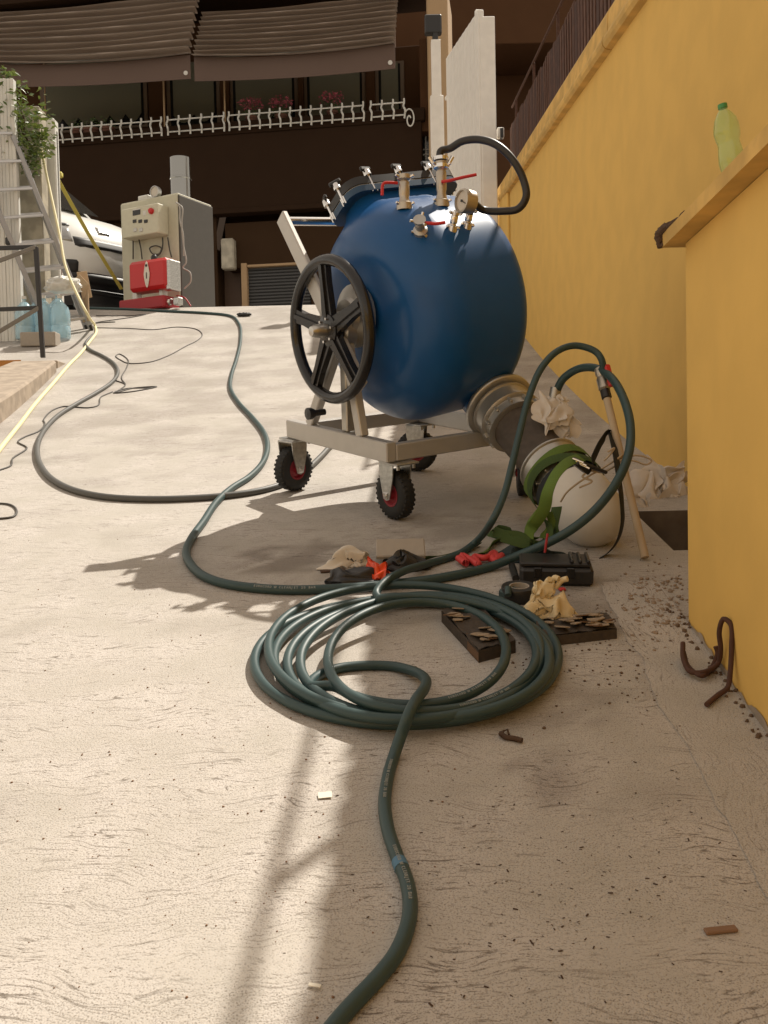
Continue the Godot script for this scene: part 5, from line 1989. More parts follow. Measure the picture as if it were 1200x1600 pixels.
func caster(cart: Node3D, at_local: Vector3, axle_world: Vector3) -> void:
	var ax := (cart.transform.basis.inverse() * axle_world)
	ax.y = 0
	ax = ax.normalized()
	var fw := ax.cross(Vector3.UP)
	var hub := at_local + Vector3(0, 0.122, 0) + fw * 0.03
	var m := Mb.new()
	# two cheeks and a crown
	for s in [-1, 1]:
		var poly := PackedVector2Array([Vector2(-0.055, 0.155), Vector2(0.055, 0.155), Vector2(0.05, 0.09), Vector2(0.022, -0.018), Vector2(0.0, -0.026), Vector2(-0.022, -0.018), Vector2(-0.05, 0.08)])
		prism(m, Transform3D(Basis(fw, Vector3.UP, fw.cross(Vector3.UP)), hub + ax * 0.052 * s), poly, -0.003, 0.003)
	box(m, Transform3D(Basis(fw, Vector3.UP, fw.cross(Vector3.UP)), hub + Vector3(0, 0.152, 0)), Vector3(0.11, 0.012, 0.112), 0.004)
	var fork := part(cart, "caster_fork", m, mats["galvanised"])
	m = Mb.new()
	box(m, Transform3D(Basis(Vector3.UP, 0.0), at_local + Vector3(0, 0.281, 0)), Vector3(0.15, 0.010, 0.13), 0.003)
	for sx in [-1, 1]:
		for sz in [-1, 1]:
			rod(m, at_local + Vector3(0.055 * sx, 0.255, 0.045 * sz), at_local + Vector3(0.055 * sx, 0.276, 0.045 * sz), 0.009, 6)
	part(fork, "mounting_plate", m, mats["galvanised"])
	var f := frame_along(Vector3.ZERO, ax)
	f.origin = hub
	m = Mb.new()
	lathe(m, f, [Vector2(0.050, -0.030), Vector2(0.080, -0.038), Vector2(0.105, -0.034), Vector2(0.117, -0.022), Vector2(0.120, 0.0), Vector2(0.117, 0.022), Vector2(0.105, 0.034), Vector2(0.080, 0.038), Vector2(0.050, 0.030)], 36)
	for k in 30:
		var t := TAU * k / 30
		for s in [-1, 1]:
			var u := Vector3(cos(t + 0.1 * s), 0, sin(t + 0.1 * s))
			box(m, f * Transform3D(Basis(Vector3(-u.z, 0, u.x), Vector3.UP, u), u * 0.1135 + Vector3(0, 0.018 * s, 0)), Vector3(0.013, 0.024, 0.012), 0.002)
	part(fork, "tyre", m, mats["rubber"])
	m = Mb.new()
	lathe(m, f, [Vector2(0.014, -0.046), Vector2(0.02, -0.044), Vector2(0.024, -0.024), Vector2(0.042, -0.020), Vector2(0.050, -0.033), Vector2(0.058, -0.034), Vector2(0.055, 0.0), Vector2(0.058, 0.034), Vector2(0.050, 0.033), Vector2(0.042, 0.020), Vector2(0.024, 0.024), Vector2(0.02, 0.044), Vector2(0.014, 0.046)], 28)
	part(fork, "rim", m, mats["red_rim"])
	m = Mb.new()
	rod(m, hub - ax * 0.064, hub + ax * 0.064, 0.010, 8)
	for s in [-1, 1]:
		box(m, Transform3D(Basis(fw, Vector3.UP, fw.cross(Vector3.UP)), hub + ax * 0.0575 * s), Vector3(0.03, 0.03, 0.008), 0.003)
	part(fork, "axle_bolt", m, mats["chrome"])


# ------------------------------------------------------------------ hoses and cables

const HR := 0.0148
const SUPPLY_R := 0.018


# lettering printed along a hose on the side that faces `toward`
func print_on(hose: Node3D, pts: PackedVector3Array, r: float, text: String, start: float, size: float, toward: Vector3, flip := false) -> void:
	var font := SystemFont.new()
	font.font_names = PackedStringArray(["Droid Sans"])
	font.font_weight = 700
	var cum := PackedFloat32Array([0.0])
	for i in range(1, pts.size()):
		cum.append(cum[i - 1] + pts[i].distance_to(pts[i - 1]))
	var st := SurfaceTool.new()
	st.begin(Mesh.PRIMITIVE_TRIANGLES)
	var s := start
	for ch in text:
		if ch == " ":
			s += size * 0.7
			continue
		var i := 1
		while i < pts.size() - 1 and cum[i] < s:
			i += 1
		var t := (pts[i] - pts[i - 1]).normalized()
		var p := pts[i - 1] + t * (s - cum[i - 1])
		if flip:
			t = -t
		var n := (toward - t * toward.dot(t)).normalized()
		var tm := TextMesh.new()
		tm.text = ch
		tm.font = font
		tm.font_size = 32
		tm.pixel_size = size / 32.0
		tm.depth = 0.0012
		var m: Mesh = tm
		if tm.get_surface_count() > 0 and m.surface_get_arrays(0).size() > 0:
			st.append_from(m, 0, Transform3D(Basis(t, n.cross(t), n), p + n * (r + 0.0002)))
		s += size * 0.72
	var mesh := st.commit()
	if mesh.get_surface_count() == 0:
		return
	mesh.surface_set_material(0, mats["print"])
	var o := MeshInstance3D.new()
	o.name = numbered(hose, "printed_lettering")
	o.mesh = mesh
	hose.add_child(o, true)
	o.transform = world_of(hose).affine_inverse()


func hose(called: String, pts: PackedVector3Array, r: float, mat: String, label: String, category := "hose", group := "", sides := 14) -> MeshInstance3D:
	var mb := Mb.new()
	tube(mb, pts, r, sides)
	return solo(called, mb, mats[mat], label, category, group)


func make_hoses() -> void:
	# coil in the foreground, from the valve on the lance, round and round, then out to the camera
	var p := PackedVector3Array()
	var vt := at(940, 572, 4.18)
	for q in [[943, 578, 4.19], [940, 562, 4.18], [930, 549, 4.19], [900, 540, 4.2], [872, 548, 4.17], [846, 575, 4.12], [826, 622, 4.06], [813, 672, 4.0], [801, 722, 3.95], [788, 772, 3.9], [770, 812, 3.83]]:
		p.append(at(q[0], q[1], q[2]))
	for q in [[742, 848, 0.02], [712, 868, 0.0], [672, 880, 0.005], [632, 892, 0.045], [600, 910, 0.05], [588, 928, 0.03], [602, 943, 0.02]]:
		p.append(ground(q[0], q[1], HR + q[2]))
	# turns: centre, half sizes in the picture, lift
	var turns := [[652, 1022, 196, 92, 0.055], [636, 1022, 226, 108, 0.030], [650, 1034, 214, 100, 0.018], [634, 1036, 226, 102, 0.002], [664, 1018, 178, 92, 0.045], [640, 1034, 204, 96, 0.030], [652, 1022, 142, 76, 0.062], [640, 1030, 160, 76, 0.02]]
	var a := -108.0
	var last := 360.0 * 6 + 150.0
	while a < last:
		var u := (a + 108.0) / 360.0
		var i := mini(int(u), turns.size() - 2)
		var t := clampf(u - i, 0, 1)
		t = t * t * (3 - 2 * t)
		var q := []
		for k in 5:
			q.append(lerpf(turns[i][k], turns[i + 1][k], t))
		var w := 8.0 * sin(a * 0.0213 + 1.0) + 6.0 * sin(a * 0.037)
		p.append(ground(q[0] + cos(deg_to_rad(a)) * (q[2] + w), q[1] + sin(deg_to_rad(a)) * (q[3] + w * 0.4), HR + q[4] * (0.75 + 0.25 * sin(a * 0.05))))
		a += 18.0
	for q in [[486, 1072, 0.02], [497, 1056, 0.005], [530, 1044, 0.0], [570, 1040, 0.0], [612, 1041, 0.0], [646, 1049, 0.01], [664, 1060, 0.03], [664, 1074, 0.06], [650, 1094, 0.09], [638, 1118, 0.085], [628, 1145, 0.04], [616, 1180, 0.0], [606, 1215, 0.0], [601, 1255, 0.0], [606, 1295, 0.0], [621, 1340, 0.0], [635, 1375, 0.0], [641, 1412, 0.0], [636, 1450, 0.0], [618, 1492, 0.0], [590, 1528, 0.0], [552, 1568, 0.0], [520, 1605, 0.0], [490, 1650, 0.0], [470, 1750, 0.0]]:
		p.append(ground(q[0], q[1], HR + q[2]))
	var s := spline(p, 6)
	var h := hose("coiled_hose", s, HR, "hose_green", "dark green hose coiled in loops in the foreground, one end leaving at the bottom")
	var cum := 0.0
	var marks := []
	for i in range(1, s.size()):
		cum += s[i].distance_to(s[i - 1])
		for q in [[700, 1112], [640, 975], [602, 1262], [632, 1370]]:
			if s[i].distance_to(ground(q[0], q[1], HR)) < 0.075 and s[i].y > ground(q[0], q[1]).y and (marks.is_empty() or cum - marks[-1][0] > 0.35):
				marks.append([cum, q])
	for mk in marks:
		var fl: bool = mk[1][1] == 1112
		print_on(h, s, HR, "EUROCORD W CLEANJET 20 BAR" if not fl else "RAB 02 TEJNAELC W DROCORUE", mk[0] - 0.12, 0.0095, Vector3(0, 0.75, 0.66), fl)
	# blue band on the tail
	var mb := Mb.new()
	var best := 0
	for i in s.size():
		if s[i].distance_to(ground(626, 1352, HR)) < s[best].distance_to(ground(626, 1352, HR)):
			best = i
	tube(mb, s.slice(best - 1, best + 2), HR + 0.0008, 14)
	part(h, "blue_band", mb, mats["print_blue"], true)

	# hose from the boiler, past the cart, to the loop behind the lance
	p = PackedVector3Array([Vector3(-4.6, TOP + 0.2, -14.6)])
	for q in [[120, 480], [150, 481.5], [200, 483], [260, 486], [320, 489], [358, 493], [373, 505], [376, 530], [370, 560], [362, 585], [360, 606], [372, 628], [395, 653], [412, 675], [418, 697], [411, 722], [390, 745], [362, 763], [338, 785], [318, 815], [300, 840], [291, 862], [298, 882], [318, 900], [352, 912], [400, 919], [460, 922], [520, 920], [570, 917], [620, 912], [670, 906], [720, 897], [765, 886]]:
		p.append(ground(q[0], q[1], SUPPLY_R))
	for q in [[810, 868, 3.78], [850, 851, 3.72], [892, 828, 3.68], [930, 797, 3.68], [962, 756, 3.72], [982, 710, 3.8], [985, 665, 3.9], [974, 622, 4.02], [955, 590, 4.14], [930, 575, 4.24], [902, 577, 4.33], [880, 592, 4.38], [869, 612, 4.42]]:
		p.append(at(q[0], q[1], q[2]))
	s = spline(p, 6)
	mb = Mb.new()
	h = hose("supply_hose", s, SUPPLY_R, "hose_green", "long grey green hose from the boiler past the cart, looping behind the lance")
	cum = 0.0
	for i in range(1, s.size()):
		cum += s[i].distance_to(s[i - 1])
		if s[i].distance_to(ground(408, 920, SUPPLY_R)) < 0.04:
			print_on(h, s, SUPPLY_R, "EUROCORD W CLEANJET 20 BAR", cum, 0.0125, Vector3(0, 0.6, 0.8))
			break
	# black hose from under the ladder round to the back of the cart
	p = PackedVector3Array()
	for q in [[146, 523], [134, 536], [140, 546], [160, 556], [178, 568], [184, 582], [174, 598], [150, 614], [118, 632], [90, 650], [68, 674], [58, 700], [64, 728], [86, 752], [122, 768], [170, 777], [230, 780], [290, 779], [350, 775], [400, 768], [440, 757], [474, 738], [500, 715], [520, 694], [540, 680], [570, 668]]:
		p.append(ground(q[0], q[1], 0.017))
	hose("black_hose", spline(p, 6), 0.018, "hose_grey", "dark grey hose looped on the sunny ramp from the ladder to behind the cart")
	# pale yellow hose from the shrub, down past the ladder, along the kerb
	p = PackedVector3Array()
	for q in [[64, 232, 12.5], [72, 270, 12.5], [84, 325, 12.3], [94, 372, 12.1], [102, 415, 11.9], [118, 455, 11.7], [136, 490, 11.5]]:
		p.append(at(q[0], q[1], q[2]))
	for q in [[148, 508], [150, 520], [140, 534], [126, 552], [108, 570], [84, 598], [56, 630], [30, 664], [6, 694], [-30, 740], [-80, 800], [-140, 880], [-260, 1010], [-420, 1160], [-640, 1300]]:
		p.append(ground(q[0], q[1], 0.016))
	hose("yellow_hose", spline(p, 6), 0.0165, "hose_yellow", "pale yellow hose hanging from the shrub and running down along the kerb")
	# yellow strap tied to the white post
	mb = Mb.new()
	var q0 := at(88, 276, 13.3)
	var q1 := at(190, 452, 14.9)
	var pts := PackedVector3Array()
	var wd := PackedVector3Array()
	for k in 9:
		pts.append(q0.lerp(q1, k / 8.0) + Vector3(0, -0.03 * sin(PI * k / 8.0), 0))
		wd.append(Vector3(0.9, 0.35, 0.3))
	band(mb, pts, wd, 0.055, 0.004)
	crumple(mb, Transform3D(Basis(), at(92, 275, 13.2)), Vector3(0.05, 0.04, 0.03), 71, 0.5, 14)
	solo("yellow_strap", mb, mats["strap_yellow"], "yellow strap slanting down from the white post across the van", "strap")
	# thin wires on the ramp
	for w in [[[[150, 512], [200, 513], [240, 515], [275, 511], [302, 513], [316, 522], [308, 532], [290, 541], [262, 556], [232, 566], [205, 568], [188, 562], [181, 556], [186, 553], [200, 562], [198, 574], [190, 590], [196, 600]], "thin grey wire curving over the ramp below the boiler"], [[[180, 594], [196, 601], [182, 613], [210, 606], [245, 604], [205, 612], [178, 614], [198, 607], [240, 606]], "tangle of thin wire lying in the middle of the sunny ramp"], [[[176, 612], [158, 620], [152, 634], [138, 637], [100, 635], [84, 640], [68, 656], [70, 662], [60, 674], [40, 682], [28, 690], [42, 700], [20, 716], [16, 728], [0, 734], [-20, 740]], "thin wire running from the wire tangle across the hose to the left edge"], [[[-10, 786], [14, 788], [26, 798], [18, 808], [-10, 811]], "thin wire loop at the left edge of the ramp"], [[[140, 506], [170, 503], [180, 503], [150, 504], [210, 495], [228, 491], [205, 493], [150, 493]], "thin wires lying at the lip of the ramp below the van"]]:
		p = PackedVector3Array()
		for q in w[0]:
			p.append(ground(q[0], maxf(q[1], 484), 0.006))
		hose("thin_wire", spline(p, 6), 0.0055, "wire", w[1], "wire", "", 6)


# ------------------------------------------------------------------ lance, straps, wrapped fitting

func make_straps() -> void:
	# lance leaning on the cap
	var foot := ground(1008, 871, 0.012)
	var head := at(941, 592, 4.2)
	var l := thing("lance", "dirty white lance pipe with a red ball valve, leaning beside the white cap", "pipe", Transform3D(Basis(), foot))
	var mb := Mb.new()
	rod(mb, foot, foot.lerp(head, 0.90), 0.0165, 14)
	part(l, "tube", mb, mats["rope"], true)
	mb = Mb.new()
	lathe(mb, frame_along(foot, head), [Vector2(0.017, foot.distance_to(head) * 0.88), Vector2(0.022, foot.distance_to(head) * 0.885), Vector2(0.022, foot.distance_to(head) * 0.93), Vector2(0.017, foot.distance_to(head) * 0.935)], 14)
	part(l, "sleeve", mb, mats["hose_black"], true)
	mb = Mb.new()
	var f := frame_along(foot, head)
	var n := foot.distance_to(head)
	lathe(mb, f, [Vector2(0.018, n * 0.93), Vector2(0.026, n * 0.94), Vector2(0.026, n * 1.0), Vector2(0.020, n * 1.01), Vector2(0.025, n * 1.03), Vector2(0.025, n * 1.06), Vector2(0.0, n * 1.06)], 14)
	var vv := part(l, "ball_valve", mb, mats["brass"], true)
	mb = Mb.new()
	box(mb, Transform3D(f.basis, f * Vector3(0, n * 1.0, 0) + Vector3(0.022, 0.01, 0.038)), Vector3(0.028, 0.11, 0.018), 0.006)
	part(vv, "valve_handle", mb, mats["red"], true)
	# twine that ties the lance to the cap
	mb = Mb.new()
	var tie := f * Vector3(0, n * 0.52, 0)
	var pts := PackedVector3Array()
	for k in 20:
		var a := TAU * k / 7.0
		pts.append(f * Vector3(cos(a) * 0.021, n * 0.5 + k * 0.002, sin(a) * 0.021))
	for q in [[966, 716, 3.98], [944, 730, 3.93], [920, 744, 3.9], [900, 757, 3.9], [885, 770, 3.92], [876, 784, 3.95]]:
		pts.append(at(q[0], q[1], q[2]))
	tube(mb, spline(pts, 4), 0.0045, 6)
	pts = PackedVector3Array([at(962, 728, 3.96), at(940, 738, 3.92), at(922, 736, 3.9), at(910, 745, 3.9), at(925, 752, 3.89), at(905, 762, 3.9)])
	tube(mb, spline(pts, 5), 0.0045, 6)
	pts = PackedVector3Array([tie, at(990, 712, 4.02), at(1008, 714, 4.02), at(1018, 720, 4.02), at(1010, 726, 4.02), at(990, 720, 4.02), tie])
	tube(mb, spline(pts, 5), 0.004, 6)
	pts = PackedVector3Array([at(944, 720, 3.95), at(955, 708, 3.96), at(960, 700, 3.97), at(950, 706, 3.95)])
	tube(mb, spline(pts, 5), 0.004, 6)
	solo("twine", mb, mats["rope"], "pale twine tying the lance to the white cap", "twine")

	# green ratchet strap round the lower coupling
	var ox := frame_along(OUT_A, OUT_B)
	var s := thing("ratchet_strap", "green ratchet strap round the lower pipe coupling, tail heaped on the ramp", "strap", Transform3D(Basis(), ground(815, 850)))
	for q in [[0.615, 0.160, 0.05, "green_strap", 0.02], [0.66, 0.162, 0.045, "green_dark", -0.015]]:
		mb = Mb.new()
		pts = PackedVector3Array()
		var wd := PackedVector3Array()
		for k in 41:
			var a := TAU * k / 40.0
			pts.append(ox * Vector3(cos(a) * q[1], q[0] + q[4] * sin(a * 2.0 + 1.0) + 0.03 * cos(a), sin(a) * q[1]))
			wd.append(ox.basis.y)
		band(mb, pts, wd, q[2])
		part(s, "webbing", mb, mats[q[3]], true)
	for q in [[[[908, 715, 3.93], [888, 722, 3.86], [868, 742, 3.8], [856, 768, 3.78], [850, 795, 3.8], [838, 815, 3.82], [828, 828, 3.84], [826, 842, 3.84]], "green_strap", 0.05], [[[850, 790, 3.83], [836, 806, 3.84], [826, 822, 3.85], [830, 840, 3.85], [848, 838, 3.85], [862, 820, 3.86], [858, 800, 3.86]], "green_strap", 0.03], [[[846, 806, 3.88], [858, 826, 3.85], [852, 846, 3.83], [830, 850, 3.83], [812, 838, 3.85], [790, 836, 3.86], [772, 830, 3.9]], "green_dark", 0.04], [[[870, 792, 3.9], [866, 820, 3.86], [868, 842, 3.85], [846, 852, 3.83], [808, 846, 3.84], [784, 838, 3.86]], "green_dark", 0.045]]:
		mb = Mb.new()
		pts = PackedVector3Array()
		for w in q[0]:
			pts.append(at(w[0], w[1], w[2]))
		var sp := spline(pts, 6)
		var wd := PackedVector3Array()
		for k in sp.size():
			wd.append(ox.basis.y.lerp(Vector3(0.5, 0.6, 0.4 * sin(k * 0.2)), clampf(k / float(sp.size()), 0, 0.8)))
		band(mb, sp, wd, q[2])
		part(s, "webbing", mb, mats[q[1]], true)
	for q in [[[[832, 846], [805, 838], [785, 842], [770, 850], [758, 862], [745, 866]], 0.05, "green_strap"], [[[800, 830], [775, 826], [766, 834], [790, 843], [812, 848]], 0.045, "green_dark"], [[[750, 850], [722, 860], [690, 868], [664, 872], [645, 874]], 0.028, "green_dark"]]:
		mb = Mb.new()
		var gp := spline(gpts(q[0], 0.012), 6)
		var wd := PackedVector3Array()
		for k in gp.size():
			wd.append(Vector3(0.3, 0.5 + 0.4 * sin(k * 0.4), 1.0))
		band(mb, gp, wd, q[1])
		part(s, "webbing", mb, mats[q[2]], true)
	mb = Mb.new()
	var bk := at(908, 728, 3.9)
	box(mb, Transform3D(Basis.from_euler(Vector3(0.3, 0.4, -0.55)), bk), Vector3(0.085, 0.03, 0.05), 0.005)
	bar(mb, bk + Vector3(0, 0.01, 0.02), bk + Vector3(0.10, -0.03, 0.01), 0.035, 0.014)
	var rt := part(s, "ratchet", mb, mats["black_plastic"], true)
	mb = Mb.new()
	for k in 3:
		rod(mb, bk + Vector3(-0.04 + 0.012 * k, 0.03 - 0.01 * k, 0.03), bk + Vector3(0.0 + 0.012 * k, 0.012 - 0.012 * k, 0.045), 0.005, 6)
	part(rt, "ratchet_pawl", mb, mats["chrome"], true)
	# black strap hanging down the right of the cap
	mb = Mb.new()
	pts = PackedVector3Array()
	for q in [[925, 720, 3.96], [940, 690, 4.05], [952, 676, 4.1], [960, 700, 4.02], [966, 740, 3.9], [972, 790, 3.82], [972, 820, 3.85], [962, 850, 3.9], [944, 868, 3.92], [918, 874, 3.90], [894, 866, 3.9]]:
		pts.append(at(q[0], q[1], q[2]))
	var sp2 := spline(pts, 6)
	var wd2 := PackedVector3Array()
	for k in sp2.size():
		wd2.append(Vector3(0.45, 0.1, -0.8))
	band(mb, sp2, wd2, 0.05)
	solo("black_strap", mb, mats["black_strap"], "black strap hanging round the right side of the white cap", "strap")
	# hose fitting wrapped in plastic film
	var fit := thing("wrapped_fitting", "hose end wrapped in torn whitish plastic, tied on the dark pipe", "hose fitting", Transform3D(Basis(), at(868, 660, 4.42)))
	mb = Mb.new()
	rod(mb, at(869, 606, 4.42), at(864, 630, 4.42), 0.026, 12)
	part(fit, "hose_clamp", mb, mats["dull_steel"], true)
	mb = Mb.new()
	rod(mb, at(866, 624, 4.42), at(884, 668, 4.46), 0.032, 12)
	part(fit, "pipe_stub", mb, mats["rust"], true)
	mb = Mb.new()
	var fx0 := frame_along(at(860, 620, 4.42), at(875, 665, 4.43))
	for q in [[862, 648, 4.37, 0.075, 0.085, 0.06, 1], [884, 662, 4.40, 0.06, 0.075, 0.06, 2], [872, 634, 4.40, 0.045, 0.05, 0.05, 3]]:
		rag(mb, Transform3D(Basis(Vector3(0, 0, 1), -0.5 + 0.3 * q[6]) * Basis(Vector3(1, 0, 0), PI * 0.42), at(q[0], q[1], q[2])), Vector3(q[3], q[5] * 0.6, q[4]), 60 + q[6], 0.25)
	part(fit, "plastic_wrap", mb, mats["film"], true)
	# bag in the corner by the pit
	mb = Mb.new()
	for q in [[1004, 785, 4.9, 0.10, 0.12, 0.08, 1], [1030, 770, 4.95, 0.11, 0.13, 0.09, 2], [1046, 750, 5.0, 0.05, 0.11, 0.05, 3], [1008, 812, 4.75, 0.11, 0.05, 0.08, 4], [1040, 800, 4.9, 0.10, 0.08, 0.08, 5]]:
		rag(mb, Transform3D(Basis(Vector3(0, 0, 1), -0.3 * q[6]) * Basis(Vector3(1, 0, 0), PI * 0.36), at(q[0], q[1], q[2])), Vector3(q[3] * 1.35, q[5] * 1.0, q[4] * 1.35), 160 + q[6], 0.3)
	solo("plastic_bag", mb, mats["film"], "crumpled pinkish white plastic bag in the corner beside the open drain", "plastic bag")


# ------------------------------------------------------------------ small things on the ground

func lump(called: String, px: float, py: float, size: Vector3, sd: int, mat: String, label: String, category: String, turn := 0.0, amp := 0.45, group := "") -> MeshInstance3D:
	var mb := Mb.new()
	rag(mb, lying(px, py, turn, 0.0), Vector3(size.x, size.y * 1.6, size.z), sd, amp)
	return solo(called, mb, mats[mat], label, category, group)


# flat-lying slab with its own yaw on the slope
func lying(px: float, py: float, yaw: float, lift: float) -> Transform3D:
	var p := ground(px, py)
	var d := -p.z
	var s := (ramp(d + 0.05) - ramp(d - 0.05)) / 0.1
	var up := Vector3(0, 1, s).normalized()
	var x := Vector3(cos(yaw), 0, -sin(yaw))
	x = (x - up * x.dot(up)).normalized()
	return Transform3D(Basis(x, up, x.cross(up)), p + up * lift)


func make_clutter() -> void:
	# green bottle on the wall cap
	var bo := thing("green_bottle", "dented green plastic bottle standing on the cap of the low yellow wall", "bottle", Transform3D(Basis(Vector3(0, 0, 1), 0.17), Vector3(1.022, 1.986, -2.76)))
	var sh := FastNoiseLite.new()
	sh.seed = 5
	sh.frequency = 9.0
	var dent := func(m: Mb) -> void:
		for k in m.v.size():
			var p: Vector3 = m.v[k]
			var s: float = sh.get_noise_3dv(p) * 0.22 * smoothstep(0.05, 0.09, p.y) * smoothstep(0.22, 0.18, p.y)
			m.v[k] = Vector3(p.x * (1.0 + s), p.y, p.z * (1.0 + s)) + Vector3(0.10 * s * 0.1, 0, 0)
		m.smooth_from_faces(0)
	var bm := Mb.new()
	lathe(bm, Transform3D(), [Vector2(0.0000, 0.0029), Vector2(0.0255, 0.0000), Vector2(0.0340, 0.0043), Vector2(0.0357, 0.0144), Vector2(0.0357, 0.0360), Vector2(0.0348, 0.0576), Vector2(0.0353, 0.0792), Vector2(0.0331, 0.1008), Vector2(0.0298, 0.1224), Vector2(0.0289, 0.1332), Vector2(0.0314, 0.1440), Vector2(0.0340, 0.1620), Vector2(0.0331, 0.1800), Vector2(0.0289, 0.1980), Vector2(0.0204, 0.2146), Vector2(0.0123, 0.2246), Vector2(0.0115, 0.2318)], 40)
	dent.call(bm)
	part(bo, "bottle_body", bm, mats["bottle"])
	bm = Mb.new()
	lathe(bm, Transform3D(), [Vector2(0.0362, 0.0259), Vector2(0.0367, 0.0274), Vector2(0.0367, 0.0518), Vector2(0.0362, 0.0533)], 36)
	part(bo, "label_band", bm, mats["label_green"])
	bm = Mb.new()
	for q in [[0.9, 0.5], [2.0, 0.16]]:
		for k in 8:
			var t0: float = q[0] + q[1] * k / 8.0
			var t1: float = q[0] + q[1] * (k + 1) / 8.0
			bm.quad(Vector3(cos(t0) * 0.0372, 0.033, sin(t0) * 0.0372), Vector3(cos(t1) * 0.0372, 0.033, sin(t1) * 0.0372), Vector3(cos(t1) * 0.0372, 0.046, sin(t1) * 0.0372), Vector3(cos(t0) * 0.0372, 0.046, sin(t0) * 0.0372), Vector3(cos(t0), 0, sin(t0)))
	part(bo, "label_print", bm, mats["paper"])
	bm = Mb.new()
	lathe(bm, Transform3D(), [Vector2(0.0000, 0.2426), Vector2(0.0123, 0.2419), Vector2(0.0132, 0.2398), Vector2(0.0132, 0.2297), Vector2(0.0119, 0.2290)], 24)
	part(bo, "cap", bm, mats["bottle_cap"])
	# heap beside the hose
	lump("white_glove", 548, 884, Vector3(0.085, 0.055, 0.05), 1, "glove_white", "crumpled whitish work glove at the left of the small heap", "glove", 0.3)
	lump("black_glove", 560, 906, Vector3(0.11, 0.035, 0.05), 2, "glove_black", "crumpled black rubber glove in front of the orange bag", "glove", 0.1)
	lump("orange_bag", 588, 900, Vector3(0.062, 0.05, 0.05), 3, "bag_orange", "shiny crumpled orange plastic bag between the black wrappings", "bag", 0.0, 0.4)
	lump("black_bag", 624, 888, Vector3(0.095, 0.055, 0.05), 4, "glove_black", "shiny black crumpled plastic behind the orange bag", "bag", -0.2, 0.4)
	var mb := Mb.new()
	box(mb, lying(626, 874, 0.0, 0.045) * Transform3D(Basis(Vector3(1, 0, 0), 0.35), Vector3.ZERO), Vector3(0.20, 0.02, 0.12), 0.004)
	solo("grey_card", mb, mats["card_grey"], "grey flat pad leaning on the black plastic", "pad")
	mb = Mb.new()
	box(mb, lying(520, 893, 0.2, 0.005), Vector3(0.10, 0.006, 0.03), 0.002)
	solo("dark_strip", mb, mats["twig"], "thin dark strip left of the whitish glove", "strip")
	# red cord
	mb = Mb.new()
	for q in [[[[716, 872], [728, 880], [722, 868], [738, 876], [748, 882], [742, 870], [756, 872], [768, 868]], 0.014], [[[764, 872], [772, 864], [778, 874], [784, 868], [774, 876], [768, 868]], 0.015]]:
		tube(mb, spline(gpts(q[0], 0.022), 6), q[1], 8)
	solo("plastic_strip", mb, mats["red_cord"], "tangled red plastic strip between the two hoses", "strip")
	lump("teal_cloth", 830, 872, Vector3(0.10, 0.05, 0.10), 8, "teal_cloth", "dark teal cloth under the green strap in front of the cap", "cloth", 0.4, 0.4)
	# black tool case
	var xf := lying(868, 908, -0.12, 0.0)
	var t := thing("black_tool_case", "black plastic tool case lying in front of the white cap", "tool case", xf)
	mb = Mb.new()
	box(mb, Transform3D(Basis(), Vector3(0, 0.035, 0)), Vector3(0.27, 0.07, 0.13), 0.012)
	part(t, "case_body", mb, mats["black_plastic"])
	mb = Mb.new()
	box(mb, Transform3D(Basis(), Vector3(-0.005, 0.081, -0.004)), Vector3(0.262, 0.018, 0.125), 0.007)
	part(t, "case_lid", mb, mats["black_plastic"])
	mb = Mb.new()
	for k in 3:
		box(mb, Transform3D(Basis(), Vector3(0.055 + k * 0.03, 0.094, 0.0)), Vector3(0.012, 0.014, 0.12), 0.004)
	part(t, "rib", mb, mats["gloss_black"])
	for k in 2:
		mb = Mb.new()
		box(mb, Transform3D(Basis(), Vector3(-0.07 + k * 0.12, 0.055, 0.068)), Vector3(0.03, 0.04, 0.01), 0.003)
		part(t, "latch", mb, mats["gloss_black"])
	mb = Mb.new()
	tube(mb, spline(PackedVector3Array([Vector3(-0.04, 0.10, -0.04), Vector3(-0.035, 0.14, -0.05), Vector3(-0.03, 0.17, -0.06)]), 4), 0.005, 8)
	part(t, "red_tag", mb, mats["red_dark"])
	# roll of black tape
	xf = lying(811, 936, 0.0, 0.0)
	t = thing("tape_roll", "roll of black tape on the ramp behind the coil", "tape roll", xf)
	mb = Mb.new()
	lathe(mb, Transform3D(), [Vector2(0.036, 0), Vector2(0.062, 0), Vector2(0.064, 0.004), Vector2(0.064, 0.046), Vector2(0.062, 0.05), Vector2(0.036, 0.05)], 30)
	part(t, "tape", mb, mats["black_plastic"])
	mb = Mb.new()
	lathe(mb, Transform3D(), [Vector2(0.036, 0.051), Vector2(0.036, 0.001), Vector2(0.032, 0.001), Vector2(0.032, 0.051), Vector2(0.036, 0.051)], 24)
	lathe(mb, Transform3D(), [Vector2(0.032, 0.03), Vector2(0.0, 0.03)], 24)
	part(t, "core", mb, mats["card_grey"])
	mb = Mb.new()
	box(mb, lying(796, 936, 0.5, 0.02), Vector3(0.07, 0.04, 0.05), 0.008)
	rod(mb, ground(794, 930, 0.04), ground(794, 918, 0.06), 0.012, 10)
	solo("hose_nozzle", mb, mats["hose_green"], "small green hose nozzle lying left of the tape roll", "nozzle")
	mb = Mb.new()
	rod(mb, ground(800, 884, 0.02), ground(806, 904, 0.02), 0.014, 10)
	solo("short_tool", mb, mats["black_plastic"], "short black tool lying left of the tool case", "tool")
	# cream glove
	mb = Mb.new()
	var g := ground(848, 966)
	rag(mb, Transform3D(Basis(Vector3.UP, 0.3), g), Vector3(0.085, 0.12, 0.06), 11, 0.3)
